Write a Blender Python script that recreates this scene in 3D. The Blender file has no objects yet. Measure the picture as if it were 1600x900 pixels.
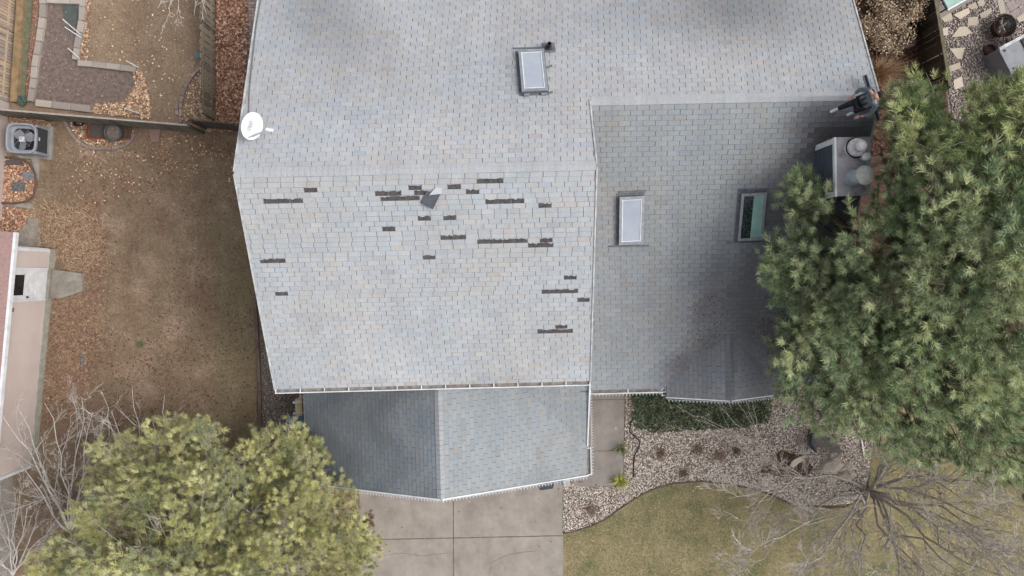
import bpy, bmesh, math, random
import numpy as np
from mathutils import Vector, Matrix, Euler

random.seed(11); rng = np.random.default_rng(7)
S = bpy.context.scene
col = S.collection
rad = math.radians

# ------------------------------------------------------------------ camera
FPX = 1100.0; HC = 23.5; NAD = (781.0, 430.0); YAW = rad(1.35)
D = Vector(((NAD[0]-800)/FPX, (450-NAD[1])/FPX, -1)).normalized()
UPc = -D
Xc = Vector((math.cos(YAW), math.sin(YAW), 0)); Xc = (Xc - UPc*Xc.dot(UPc)).normalized()
Yc = UPc.cross(Xc)
MW = Matrix((Xc, Yc, UPc))            # camera-frame vector -> world vector
cam_d = bpy.data.cameras.new('camera'); cam = bpy.data.objects.new('camera', cam_d); col.objects.link(cam)
cam.matrix_world = Matrix.Translation((0, 0, HC)) @ MW.to_4x4()
cam_d.sensor_width = 36; cam_d.lens = 36*FPX/1600; cam_d.clip_end = 500; cam_d.clip_start = .1
S.camera = cam
# ------------------------------------------------------------------ world, sun, exposure
SUN_EL, SUN_AZ = rad(50), rad(-6)      # azimuth measured from +X towards +Y
w = bpy.data.worlds.new('World'); S.world = w; w.use_nodes = True
nt = w.node_tree; bg = nt.nodes['Background']
sky = nt.nodes.new('ShaderNodeTexSky'); sky.sky_type = 'NISHITA'; sky.sun_disc = False
sky.sun_elevation = SUN_EL; sky.sun_rotation = math.pi/2 - SUN_AZ
sky.dust_density = 4; sky.ozone_density = 1; sky.air_density = 1
hs = nt.nodes.new('ShaderNodeHueSaturation'); hs.inputs['Saturation'].default_value = .30
nt.links.new(sky.outputs[0], hs.inputs['Color']); nt.links.new(hs.outputs[0], bg.inputs['Color'])
bg.inputs['Strength'].default_value = .15
sl = bpy.data.lights.new('sun', 'SUN'); sl.energy = 0.8; sl.angle = rad(26); sl.color = (1, .965, .92)
so = bpy.data.objects.new('sun', sl); col.objects.link(so)
sd = Vector((math.cos(SUN_EL)*math.cos(SUN_AZ), math.cos(SUN_EL)*math.sin(SUN_AZ), math.sin(SUN_EL)))
so.rotation_euler = sd.to_track_quat('Z', 'Y').to_euler()
S.view_settings.view_transform = 'Standard'; S.view_settings.look = 'None'
S.view_settings.gamma = 1; S.view_settings.exposure = 0.64
S.render.resolution_x = 1024; S.render.resolution_y = 576

# ------------------------------------------------------------------ helpers
def ray(px, py): return MW @ Vector(((px-800)/FPX, (450-py)/FPX, -1))
def P(px, py, z=0.0):
    r = ray(px, py); t = (HC-z)/(-r.z); return Vector((r.x*t, r.y*t, z))
def PG(px, py, f):                       # hit of the pixel ray with a surface z=f(x,y)
    z = 3.0
    for _ in range(30):
        p = P(px, py, z); z = z*.4 + f(p.x, p.y)*.6
    return P(px, py, z)
MWn = np.array([list(r) for r in MW])
def Pn(px, py, z):                       # vectorised
    c = np.stack([(px-800)/FPX, (450-py)/FPX, -np.ones_like(px)], 1)
    r = c @ MWn.T; t = (HC-z)/(-r[:, 2]); return np.stack([r[:, 0]*t, r[:, 1]*t, np.broadcast_to(z, t.shape)], 1)
def to_px(p):
    v = MW.transposed() @ (Vector(p)-Vector((0, 0, HC))); return (800+FPX*v.x/-v.z, 450-FPX*v.y/-v.z)
def lin(c): c = c/255; return c/12.92 if c <= .04045 else ((c+.055)/1.055)**2.4
K = .84
def C(r, g, b, k=1.0): return (lin(r)*K*k, lin(g)*K*k, lin(b)*K*k)

def N(r, g, b, k=1.5, ds=.18):          # ground and plant colours
    c = (lin(r)*K*k, lin(g)*K*k, lin(b)*K*k); m = sum(c)/3; return tuple(v+(m-v)*ds for v in c)
def tag(o, label=None, cat=None, group=None, kind=None):
    if label: o['label'] = label
    if cat: o['category'] = cat
    if group: o['group'] = group
    if kind: o['kind'] = kind
    return o
def empty(name, loc, label, cat, group=None, rz=0):
    o = bpy.data.objects.new(name, None); col.objects.link(o); o.location = loc; o.rotation_euler = (0, 0, rz)
    o.empty_display_size = .2
    tag(o, label, cat, group); bpy.context.view_layer.update() if False else None
    o.matrix_basis = Matrix.Translation(loc) @ Euler((0, 0, rz)).to_matrix().to_4x4()
    return o
ROOTM = {}
def world_of(o):
    m = o.matrix_basis.copy()
    while o.parent: m = o.parent.matrix_basis @ m; o = o.parent
    return m
def link(name, me, m=None, parent=None, world=True, mat4=None):
    """world=True: mesh data is in world coordinates; re-expressed in the parent's frame"""
    o = bpy.data.objects.new(name, me); col.objects.link(o)
    if m is not None and not me.materials: me.materials.append(m)
    M4 = mat4 if mat4 is not None else Matrix.Identity(4)
    if parent is not None:
        o.parent = parent
        if world: M4 = world_of(parent).inverted() @ M4
    o.matrix_basis = M4
    return o

class MB:
    def __init__(s): s.v = []; s.f = []; s.t = []; s.sm = False
    def add(s, vs, fs, tint=(1, 1, 1)):
        n = len(s.v); s.v += [tuple(v) for v in vs]; s.f += [tuple(i+n for i in f) for f in fs]; s.t += [tint]*len(vs); return s
    def box(s, c, size, R=None, tint=(1, 1, 1)):
        hx, hy, hz = size[0]/2, size[1]/2, size[2]/2; c = Vector(c)
        vs = [Vector((x, y, z)) for z in (-hz, hz) for y in (-hy, hy) for x in (-hx, hx)]
        if R is not None: vs = [R @ v for v in vs]
        return s.add([c+v for v in vs], [(0, 2, 3, 1), (4, 5, 7, 6), (0, 1, 5, 4), (2, 6, 7, 3), (0, 4, 6, 2), (1, 3, 7, 5)], tint)
    def beam(s, a, b, wd, ht, up=(0, 0, 1), tint=(1, 1, 1)):
        a = Vector(a); b = Vector(b); x = (b-a); L = x.length; x.normalize(); u = Vector(up); y = u.cross(x).normalized(); z = x.cross(y)
        R = Matrix((x, y, z)).transposed(); return s.box((a+b)/2, (L, wd, ht), R, tint)
    def tube(s, pts, rs, n=6, cap=True, tint=(1, 1, 1)):
        pts = [Vector(p) for p in pts]
        if not hasattr(rs, '__len__'): rs = [rs]*len(pts)
        vs = []; ref = None
        for i, p in enumerate(pts):
            t = (pts[min(i+1, len(pts)-1)]-pts[max(i-1, 0)])
            t = t.normalized() if t.length > 1e-9 else Vector((0, 0, 1))
            if ref is None: ref = t.orthogonal().normalized()
            ref = (ref - t*ref.dot(t)); ref = ref.normalized() if ref.length > 1e-6 else t.orthogonal().normalized()
            q = t.cross(ref)
            for k in range(n):
                a = 2*math.pi*k/n; vs.append(p+(ref*math.cos(a)+q*math.sin(a))*rs[i])
        fs = [(i*n+k, i*n+(k+1) % n, (i+1)*n+(k+1) % n, (i+1)*n+k) for i in range(len(pts)-1) for k in range(n)]
        if cap and n > 2: fs += [tuple(range(n-1, -1, -1)), tuple((len(pts)-1)*n+k for k in range(n))]
        return s.add(vs, fs, tint)
    def lathe(s, c, prof, n=20, R=None, tint=(1, 1, 1)):
        c = Vector(c); vs = []
        for r, z in prof:
            for k in range(n):
                a = 2*math.pi*k/n; v = Vector((r*math.cos(a), r*math.sin(a), z)); vs.append(c+(R @ v if R else v))
        fs = [(i*n+k, i*n+(k+1) % n, (i+1)*n+(k+1) % n, (i+1)*n+k) for i in range(len(prof)-1) for k in range(n)]
        if prof[-1][0] > 1e-6: fs.append(tuple((len(prof)-1)*n+k for k in range(n)))
        return s.add(vs, fs, tint)
    def prism(s, poly, z0, z1, tint=(1, 1, 1)):
        n = len(poly); area = sum(poly[i][0]*poly[(i+1) % n][1]-poly[(i+1) % n][0]*poly[i][1] for i in range(n))
        if area < 0: poly = poly[::-1]
        vs = [(p[0], p[1], z0) for p in poly]+[(p[0], p[1], z1) for p in poly]
        return s.add(vs, [tuple(range(n-1, -1, -1)), tuple(range(n, 2*n))]+[(i, (i+1) % n, n+(i+1) % n, n+i) for i in range(n)], tint)
    def slab(s, pts, thick, tint=(1, 1, 1)):      # planar polygon in 3-D with thickness straight down
        n = len(pts); pts = [Vector(p) for p in pts]
        nz = (pts[1]-pts[0]).cross(pts[2]-pts[0]).z
        if nz < 0: pts = pts[::-1]
        vs = pts+[p-Vector((0, 0, thick)) for p in pts]
        return s.add(vs, [tuple(range(n)), tuple(range(2*n-1, n-1, -1))]+[(i, n+i, n+(i+1) % n, (i+1) % n) for i in range(n)], tint)
    def mesh(s, name, tint=False, smooth=False):
        me = bpy.data.meshes.new(name); me.from_pydata(s.v, [], s.f); me.update()
        if tint:
            a = me.color_attributes.new('tint', 'FLOAT_COLOR', 'POINT')
            a.data.foreach_set('color', np.array([(*t, 1) for t in s.t], dtype=np.float32).ravel())
        if smooth: me.polygons.foreach_set('use_smooth', [True]*len(me.polygons))
        return me
    def build(s, name, m, parent=None, tint=False, smooth=False, label=None, kind=None):
        o = link(name, s.mesh(name, tint, smooth), m, parent); tag(o, label, kind=kind)
        return o
def mesh_np(name, V, F, T=None):
    me = bpy.data.meshes.new(name); k = F.shape[1]
    me.vertices.add(len(V)); me.vertices.foreach_set('co', V.astype(np.float32).ravel())
    me.loops.add(F.size); me.loops.foreach_set('vertex_index', F.astype(np.int32).ravel())
    me.polygons.add(len(F)); me.polygons.foreach_set('loop_start', np.arange(0, F.size, k, dtype=np.int32))
    me.update(calc_edges=True); me.validate()
    if T is not None:
        a = me.color_attributes.new('tint', 'FLOAT_COLOR', 'POINT')
        a.data.foreach_set('color', np.concatenate([T, np.ones((len(T), 1))], 1).astype(np.float32).ravel())
    return me
def inpoly(x, y, poly):
    r = np.zeros(len(x), bool); n = len(poly)
    for i in range(n):
        x0, y0 = poly[i]; x1, y1 = poly[(i+1) % n]
        if y0 == y1: continue
        c = ((y0 > y) != (y1 > y)) & (x < (x1-x0)*(y-y0)/(y1-y0)+x0); r ^= c
    return r
def sample(poly, dens, z=0.0, excl=()):       # dens per m2
    xs = [p[0] for p in poly]; ys = [p[1] for p in poly]
    A = (max(xs)-min(xs))*(max(ys)-min(ys))/(FPX/(HC-z))**2
    n = int(A*dens)
    x = rng.uniform(min(xs), max(xs), n); y = rng.uniform(min(ys), max(ys), n)
    k = inpoly(x, y, poly)
    for e in excl: k &= ~inpoly(x, y, e)
    return x[k], y[k]
def pick(cols, n, var=.18, k=1.35, ds=.15):
    cols = np.array(cols)*k; cols = cols+(cols.mean(1, keepdims=True)-cols)*ds
    c = cols[rng.integers(0, len(cols), n)]; return c*rng.uniform(1-var, 1+var, (n, 1))
def rotm(n, tilt):
    a = rng.uniform(0, 2*np.pi, n); t = rng.uniform(-tilt, tilt, n); b = rng.uniform(0, 2*np.pi, n)
    ca, sa, ct, st = np.cos(a), np.sin(a), np.cos(t), np.sin(t)
    Rz = np.zeros((n, 3, 3)); Rz[:, 0, 0] = ca; Rz[:, 0, 1] = -sa; Rz[:, 1, 0] = sa; Rz[:, 1, 1] = ca; Rz[:, 2, 2] = 1
    Rx = np.zeros((n, 3, 3)); Rx[:, 0, 0] = 1; Rx[:, 1, 1] = ct; Rx[:, 1, 2] = -st; Rx[:, 2, 1] = st; Rx[:, 2, 2] = ct
    cb, sb = np.cos(b), np.sin(b)
    Rb = np.zeros((n, 3, 3)); Rb[:, 0, 0] = cb; Rb[:, 0, 1] = -sb; Rb[:, 1, 0] = sb; Rb[:, 1, 1] = cb; Rb[:, 2, 2] = 1
    return Rz @ Rx @ Rb
def scatter(tv, tf, pos, R, sc, cols):        # template verts/faces over positions
    n = len(pos); tv = np.asarray(tv, float); tf = np.asarray(tf)
    sc = np.asarray(sc); sc = sc[:, None]*np.ones(3) if sc.ndim == 1 else sc
    V = np.einsum('nij,nkj->nki', R, tv[None]*sc[:, None, :])+pos[:, None, :]
    F = (tf[None]+np.arange(n)[:, None, None]*len(tv)).reshape(-1, tf.shape[1])
    T = np.repeat(cols, len(tv), 0)
    return V.reshape(-1, 3), F, T
def joinnp(parts):
    V = []; F = []; T = []; o = 0
    for v, f, t in parts: V.append(v); F.append(f+o); T.append(t); o += len(v)
    return np.concatenate(V), np.concatenate(F), np.concatenate(T)

# ------------------------------------------------------------------ materials
def mat(name, c1=(.5, .5, .5), c2=None, scale=6, rough=.85, bump=0.0, bscale=60, tint=False, fine=.0, fscale=180, metal=0, detail=6, c3=None, spec=.3, contrast=(.35, .65)):
    m = bpy.data.materials.new(name); m.use_nodes = True; n = m.node_tree.nodes; l = m.node_tree.links
    b = n['Principled BSDF']; b.inputs['Roughness'].default_value = rough; b.inputs['Metallic'].default_value = metal
    b.inputs['Specular IOR Level'].default_value = spec
    tc = n.new('ShaderNodeNewGeometry')
    colr = None
    if tint:
        a = n.new('ShaderNodeAttribute'); a.attribute_name = 'tint'; colr = a.outputs['Color']
    elif c2 is not None:
        no = n.new('ShaderNodeTexNoise'); no.inputs['Scale'].default_value = scale; no.inputs['Detail'].default_value = detail
        no.inputs['Roughness'].default_value = .62
        l.new(tc.outputs['Position'], no.inputs['Vector'])
        r = n.new('ShaderNodeValToRGB'); r.color_ramp.elements[0].position = contrast[0]; r.color_ramp.elements[1].position = contrast[1]
        r.color_ramp.elements[0].color = (*c1, 1); r.color_ramp.elements[1].color = (*c2, 1)
        if c3 is not None:
            e = r.color_ramp.elements.new((contrast[0]+contrast[1])/2); e.color = (*c3, 1)
        l.new(no.outputs['Fac'], r.inputs['Fac']); colr = r.outputs['Color']
    if fine > 0:
        f = n.new('ShaderNodeTexNoise'); f.inputs['Scale'].default_value = fscale; f.inputs['Detail'].default_value = 3
        l.new(tc.outputs['Position'], f.inputs['Vector'])
        mr = n.new('ShaderNodeMapRange'); mr.inputs['From Min'].default_value = .3; mr.inputs['From Max'].default_value = .7
        mr.inputs['To Min'].default_value = 1-fine; mr.inputs['To Max'].default_value = 1+fine
        l.new(f.outputs['Fac'], mr.inputs['Value'])
        vm = n.new('ShaderNodeVectorMath'); vm.operation = 'SCALE'
        if colr is not None: l.new(colr, vm.inputs[0])
        else: vm.inputs[0].default_value = c1
        l.new(mr.outputs[0], vm.inputs['Scale']); colr = vm.outputs[0]
    if colr is not None: l.new(colr, b.inputs['Base Color'])
    else: b.inputs['Base Color'].default_value = (*c1, 1)
    if bump > 0:
        bn = n.new('ShaderNodeTexNoise'); bn.inputs['Scale'].default_value = bscale; bn.inputs['Detail'].default_value = 4
        l.new(tc.outputs['Position'], bn.inputs['Vector'])
        bp = n.new('ShaderNodeBump'); bp.inputs['Strength'].default_value = bump; bp.inputs['Distance'].default_value = .02
        l.new(bn.outputs['Fac'], bp.inputs['Height']); l.new(bp.outputs[0], b.inputs['Normal'])
    return m
M = {}
M['shingle'] = mat('shingle', tint=True, rough=.9, fine=.16, fscale=55, bump=.3, bscale=120)
def weather(m, amt=.055):                 # rain-washed streaks and blotches on the granules
    n = m.node_tree.nodes; l = m.node_tree.links; b = n['Principled BSDF']; src = b.inputs['Base Color'].links[0].from_socket
    ge = n.new('ShaderNodeNewGeometry'); last = src
    for vec, sc, a_ in (((1.0, .30, .3), 1.6, amt), ((1, 1, 1), 5.5, amt*.55), ((2.2, .5, 1), 3.6, amt*.6)):
        mp_ = n.new('ShaderNodeMapping'); mp_.inputs['Scale'].default_value = vec; l.new(ge.outputs['Position'], mp_.inputs['Vector'])
        no = n.new('ShaderNodeTexNoise'); no.inputs['Scale'].default_value = sc; no.inputs['Detail'].default_value = 5; l.new(mp_.outputs[0], no.inputs['Vector'])
        mr = n.new('ShaderNodeMapRange'); mr.inputs['From Min'].default_value = .3; mr.inputs['From Max'].default_value = .7; mr.inputs['To Min'].default_value = 1-a_; mr.inputs['To Max'].default_value = 1+a_
        l.new(no.outputs['Fac'], mr.inputs['Value']); vm = n.new('ShaderNodeVectorMath'); vm.operation = 'SCALE'; l.new(last, vm.inputs[0]); l.new(mr.outputs[0], vm.inputs['Scale']); last = vm.outputs[0]
    l.new(last, b.inputs['Base Color'])
weather(M['shingle'])
M['under'] = mat('roof_underlay', C(100, 100, 102), C(124, 124, 124), 8, .95)
M['torn'] = mat('exposed_asphalt', C(64, 61, 62), C(96, 91, 90), 14, .95, fine=.2)
M['white'] = mat('white_paint', C(232, 234, 236), C(205, 208, 210), 3, .55, fine=.03)
M['white_dirty'] = mat('weathered_white_trim', C(205, 206, 206), C(160, 160, 158), 5, .7)
M['gutter_in'] = mat('gutter_sludge', C(112, 103, 96), C(160, 152, 144), 7, .95)
M['siding'] = mat('cream_siding', C(198, 184, 178), C(190, 174, 168), 1.2, .7, fine=.04)
M['found'] = mat('foundation_concrete', C(175, 172, 160), C(150, 150, 138), 5, .9, fine=.08)
M['nroof'] = mat('brown_shingle', C(165, 135, 130), C(140, 115, 112), 20, .95, fine=.15)
M['chim'] = mat('slate_siding', C(88, 94, 106), C(78, 84, 96), 3, .75, fine=.06)
M['pan'] = mat('galvanised_pan', C(165, 160, 160), C(128, 96, 84), 3.2, .5, fine=.08, c3=C(150, 150, 154), contrast=(.4, .68))
M['galv'] = mat('galvanised_steel', C(150, 160, 170), C(175, 182, 190), 6, .42, metal=.35)
M['white_metal'] = mat('white_enamel', C(225, 222, 224), C(190, 184, 186), 14, .5)
M['black'] = mat('black_plastic', C(32, 33, 36), rough=.6)
M['darkmetal'] = mat('dark_metal', C(52, 58, 66), C(66, 72, 80), 10, .55)
M['flash'] = mat('dark_flashing', C(90, 92, 96), C(122, 124, 128), 12, .7)
M['alu'] = mat('aluminium_frame', C(165, 170, 176), C(140, 146, 152), 8, .4, metal=.3)
M['conc'] = mat('driveway_concrete', C(168, 160, 151), C(142, 134, 126), 1.1, .9, fine=.06, fscale=70, bump=.1, bscale=40)
M['conc2'] = mat('walk_concrete', C(158, 151, 143), C(136, 129, 122), 1.3, .9, fine=.06, fscale=70)
M['joint'] = mat('joint_sealant', C(96, 88, 82), C(124, 114, 106), 4, .95)
M['padc'] = mat('old_concrete', C(160, 154, 144), C(132, 124, 114), 4, .92, fine=.08)
M['soil'] = mat('dark_soil', N(88, 74, 68), N(112, 96, 88), 9, .98, fine=.3, fscale=45, bump=.5)
M['mulch'] = mat('brown_mulch', N(92, 66, 54), N(126, 98, 82), 8, .98, fine=.35, fscale=50, bump=.5)
M['lawn_l'] = mat('dormant_lawn', N(112, 86, 70), N(142, 118, 98), .8, .98, c3=N(118, 100, 76), fine=.28, fscale=38, bump=.4)
M['lawn_b'] = mat('back_lawn', N(116, 94, 74), N(136, 114, 90), .9, .98, c3=N(126, 106, 84), fine=.28, fscale=38, bump=.4)
M['lawn_f'] = mat('front_lawn', N(84, 90, 54), N(138, 124, 88), .9, .98, c3=N(124, 112, 76), fine=.25, fscale=38, bump=.4)
M['gravelbase'] = mat('gravel_bed', N(96, 86, 78), N(120, 108, 98), 10, .98, fine=.3, fscale=50)
M['tint'] = mat('mixed_natural', tint=True, rough=.92, spec=.15)
M['tintf'] = mat('needle_green', tint=True, rough=.75, spec=.25)
M['stone'] = mat('cut_stone', tint=True, rough=.92, fine=.14, fscale=40, bump=.4, bscale=30)
M['bark'] = mat('grey_bark', C(138, 129, 121), C(204, 196, 187), 14, .95, fine=.2, fscale=60)
M['bark_pale'] = mat('pale_bark', C(224, 218, 210), C(180, 172, 164), 10, .95, fine=.15)
M['bark_mid'] = mat('twig_bark', C(206, 198, 188), C(158, 149, 141), 10, .95)
M['bark_dark'] = mat('brown_bark', C(84, 70, 60), C(116, 100, 88), 14, .95)
M['wood'] = mat('weathered_fence_wood', tint=True, rough=.92, fine=.2, fscale=26)
M['black_glass'] = mat('dark_glass', C(24, 26, 28), rough=.12, spec=.6)
M['sky_glass'] = mat('skylight_acrylic', C(174, 180, 190), C(160, 167, 180), 1.5, .22, spec=.6)
M['teal_glass'] = mat('pale_teal_panel', C(130, 168, 158), C(160, 190, 180), 3, .3, spec=.5)
M['speck_glass'] = mat('grimy_dark_glass', C(30, 38, 40), C(86, 104, 104), 26, .2, spec=.6, contrast=(.52, .66))
M['shirt'] = mat('grey_cotton', C(112, 124, 134), C(96, 107, 117), 12, .95, bump=.3, bscale=30)
M['jeans'] = mat('navy_denim', C(46, 50, 66), C(38, 42, 56), 14, .95)
M['skin'] = mat('skin', C(196, 158, 146), rough=.6)
M['hair'] = mat('dark_hair', C(42, 32, 30), C(56, 42, 38), 40, .8)
M['shoe'] = mat('white_shoe', C(228, 226, 226), rough=.6)
M['beige'] = mat('beige_enamel', C(206, 194, 152), C(196, 184, 142), 6, .6)
M['red'] = mat('faded_red_metal', C(160, 78, 58), C(130, 62, 48), 8, .8)
M['blue'] = mat('faded_blue_plastic', C(86, 124, 140), C(100, 138, 150), 6, .6)
M['grey_steel'] = mat('grey_powder_coat', C(140, 142, 148), C(125, 128, 134), 5, .6)
M['lavcap'] = mat('rust_mesh', C(72, 52, 46), C(96, 66, 56), 14, .8)
M['ink'] = mat('grey_print', C(150, 152, 158), rough=.6)
M['bulb'] = mat('frosted_bulb', C(196, 198, 202), rough=.4)
M['moss'] = mat('mossy_timber', C(92, 96, 76), C(120, 118, 96), 7, .95, fine=.25, fscale=40)
M['ochre'] = mat('ochre_timber', C(160, 134, 100), C(122, 104, 82), 4, .95, fine=.2, fscale=40)
M['brick'] = mat('paver_brick', tint=True, rough=.92, fine=.1, fscale=50)

weather(M['conc'], .07); weather(M['conc2'], .06); weather(M['lawn_l'], .12); weather(M['lawn_f'], .12); weather(M['lawn_b'], .1)
# ------------------------------------------------------------------ ground and setting sheets
def sheet(name, poly, z, m, thick=0, parent=None, kind='structure'):
    pts = [P(x, y, z) for x, y in poly]
    b = MB()
    if thick: b.prism([(p.x, p.y) for p in pts], z-thick, z)
    else:
        area = sum(pts[i].x*pts[(i+1) % len(pts)].y-pts[(i+1) % len(pts)].x*pts[i].y for i in range(len(pts)))
        if area < 0: pts = pts[::-1]
        b.add(pts, [tuple(range(len(pts)))])
    return b.build(name, m, parent, kind=kind)
g = MB(); g.add([(-300, -300, 0), (300, -300, 0), (300, 300, 0), (-300, 300, 0)], [(0, 1, 2, 3)]); g.build('ground', M['lawn_l'], kind='structure')
BACK = [(-200, -300), (395, -300), (395, 0), (372, 205), (318, 199), (-200, 160)]
sheet('back_lawn', BACK, .004, M['lawn_b'])
FRONT = [(880, 836), (905, 830), (940, 818), (975, 792), (1010, 770), (1050, 757), (1100, 754), (1150, 760), (1200, 772), (1235, 790), (1290, 792), (1330, 790), (1352, 770), (1363, 700), (1365, 600), (2200, 600), (2200, 1500), (880, 1500)]
sheet('front_lawn', FRONT, .004, M['lawn_f'])
DRIVE = [(560, 700), (880, 700), (880, 1500), (575, 1500)]
dr = sheet('driveway', DRIVE, .02, M['conc'], .02)
for a, b_ in [((708.5, 700), (709.5, 1500)), ((575, 843.5), (880, 837))]:
    mb = MB(); p, q = P(*a, .021), P(*b_, .021); mb.beam(p, q, .03, .01); mb.build('joint', M['joint'], dr)
WALK = [(918, 560), (977, 560), (975, 680), (974, 758), (896, 762), (896, 745), (918, 744)]
wk = sheet('front_walk', WALK, .03, M['conc2'], .03)
for a, b_ in [((918, 625), (976, 624)), ((918, 705), (975, 704))]:
    mb = MB(); mb.beam(P(*a, .031), P(*b_, .031), .02, .008); mb.build('joint', M['joint'], wk)
BED = [(880, 755), (975, 755), (977, 600), (1365, 600), (1363, 700), (1352, 770), (1330, 787), (1290, 789), (1235, 787), (1200, 769), (1150, 757), (1100, 751), (1050, 754), (1010, 767), (975, 789), (940, 815), (905, 827), (880, 833)]
sheet('gravel_bed', BED, .012, M['gravelbase'])
STRIP = [(408, 430), (470, 430), (472, 700), (500, 800), (430, 800), (408, 700)]
sheet('side_gravel_strip', STRIP, .008, M['gravelbase'])
PATIO = [(1478, 120), (1440, -60), (1700, -200), (2000, 200), (1700, 420), (1500, 420)]
pat = sheet('patio_gravel', PATIO, .008, M['gravelbase'])
SIDEBED = [(1310, -60), (1450, -60), (1500, 300), (1400, 420), (1300, 420)]
sheet('side_mulch', SIDEBED, .006, mat('dark_red_mulch', C(74, 52, 46), C(104, 78, 68), 8, .98, fine=.3, fscale=45, bump=.5))
SOIL = [(72, 5), (122, 5), (118, 95), (125, 100), (205, 106), (212, 130), (190, 158), (140, 163), (54, 155), (56, 100)]
sheet('garden_soil', SOIL, .02, M['soil'])
LSTRIP = [(336, -80), (386, -80), (386, 60), (378, 200), (336, 196)]
sheet('leaf_strip', LSTRIP, .008, M['mulch'])
sheet('neighbour_driveway', [(-200, 748), (18, 738), (25, 800), (8, 1100), (-200, 1100)], .01, M['conc2'])

# ------------------------------------------------------------------ roof geometry
ZR, ZE, YR = 7.1, 4.63, None
rl, rr = P(366, 269, ZR), P(932, 259, ZR); YR = (rl.y+rr.y)/2
el, er = P(430, 605, ZE), P(922, 598, ZE); YE = (el.y+er.y)/2
tanF = (ZR-ZE)/(YR-YE)
TB = .42                                             # rear slope
fF = lambda x, y: ZR-tanF*(YR-y)
fB = lambda x, y: ZR-TB*(y-YR)
p2 = PG(1140, 153, fB); Y2 = p2.y; Z2 = p2.z          # right ridge
T2 = .417
fR = lambda x, y: Z2-T2*(Y2-y)
ew = PG(980, 608, fR); YW = ew.y; ZW = ew.z
XM0 = rr.x; XM1 = er.x                              # right rake of the tall roof
XL = (rl.x+el.x)/2
XRt = P(1373, 150, Z2).x
GZR, GZE = 4.3, 2.5
gr0, gr1 = P(684, 606, GZR), P(690, 780, GZR); XG = (gr0.x+gr1.x)/2; YGF = gr1.y
XGL = P(474, 620, GZE).x; XGR = P(917, 700, GZE).x
TGL = (GZR-GZE)/(XG-XGL); TGR = (GZR-GZE)/(XGR-XG)
fGL = lambda x, y: GZR-TGL*(XG-x)
fGR = lambda x, y: GZR-TGR*(x-XG)
bp = PG(1140, 522, fR); XB, ZB, YB0 = bp.x, bp.z, bp.y
bf = P(1140, 626, ZB); YB1 = bf.y
XB0 = P(1041, 620, ZB-.7).x; XB1 = P(1222, 620, ZB-.7).x; TBU = .38
fBL = lambda x, y: ZB-TBU*(XB-x)
fBR = lambda x, y: ZB-TBU*(x-XB)
print('roof', YR, YE, tanF, Y2, Z2, YW, ZW, XM0, XM1, rl.x, el.x, XG, XGL, XGR, YGF, XB, ZB)
YTOP = 9.0
XLr = PG(404, 0, fB).x; XL = rl.x

house = empty('house', (0, 0, 0), 'large grey shingled house in the middle, its tall roof missing many shingles', 'house')
TW, TE = .305, .127
def frame(O, a, b): n = a.cross(b); n = n if n.z > 0 else -n; return O, a, b, n
def clip(poly, A, B):                               # keep left of A->B
    out = []
    for i in range(len(poly)):
        p, q = poly[i], poly[(i+1) % len(poly)]
        dp = (B[0]-A[0])*(p[1]-A[1])-(B[1]-A[1])*(p[0]-A[0]); dq = (B[0]-A[0])*(q[1]-A[1])-(B[1]-A[1])*(q[0]-A[0])
        if dp >= 0: out.append(p)
        if dp*dq < 0: t = dp/(dp-dq); out.append((p[0]+(q[0]-p[0])*t, p[1]+(q[1]-p[1])*t))
    return out
def ccw(poly):
    a = sum(poly[i][0]*poly[(i+1) % len(poly)][1]-poly[(i+1) % len(poly)][0]*poly[i][1] for i in range(len(poly)))
    return poly if a > 0 else poly[::-1]
PAL = [C(173, 176, 178), C(170, 174, 176), C(175, 176, 176), C(169, 173, 176), C(173, 175, 176), C(175, 175, 173), C(171, 175, 178), C(174, 174, 173), C(172, 175, 176)]
PAL2 = [C(176, 172, 168), C(167, 172, 177), C(168, 168, 168), C(179, 178, 177)]
STAIN_SHADES = []   # (px, py, rx, ry, angle, strength) in photo pixels, fixed on the roof where they fall
def G(px, py, cx, cy, rx, ry, a=0):
    dx, dy = px-cx, py-cy; c, s = math.cos(a), math.sin(a); u = (dx*c+dy*s)/rx; v = (-dx*s+dy*c)/ry
    return math.exp(-(u*u+v*v))
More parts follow.
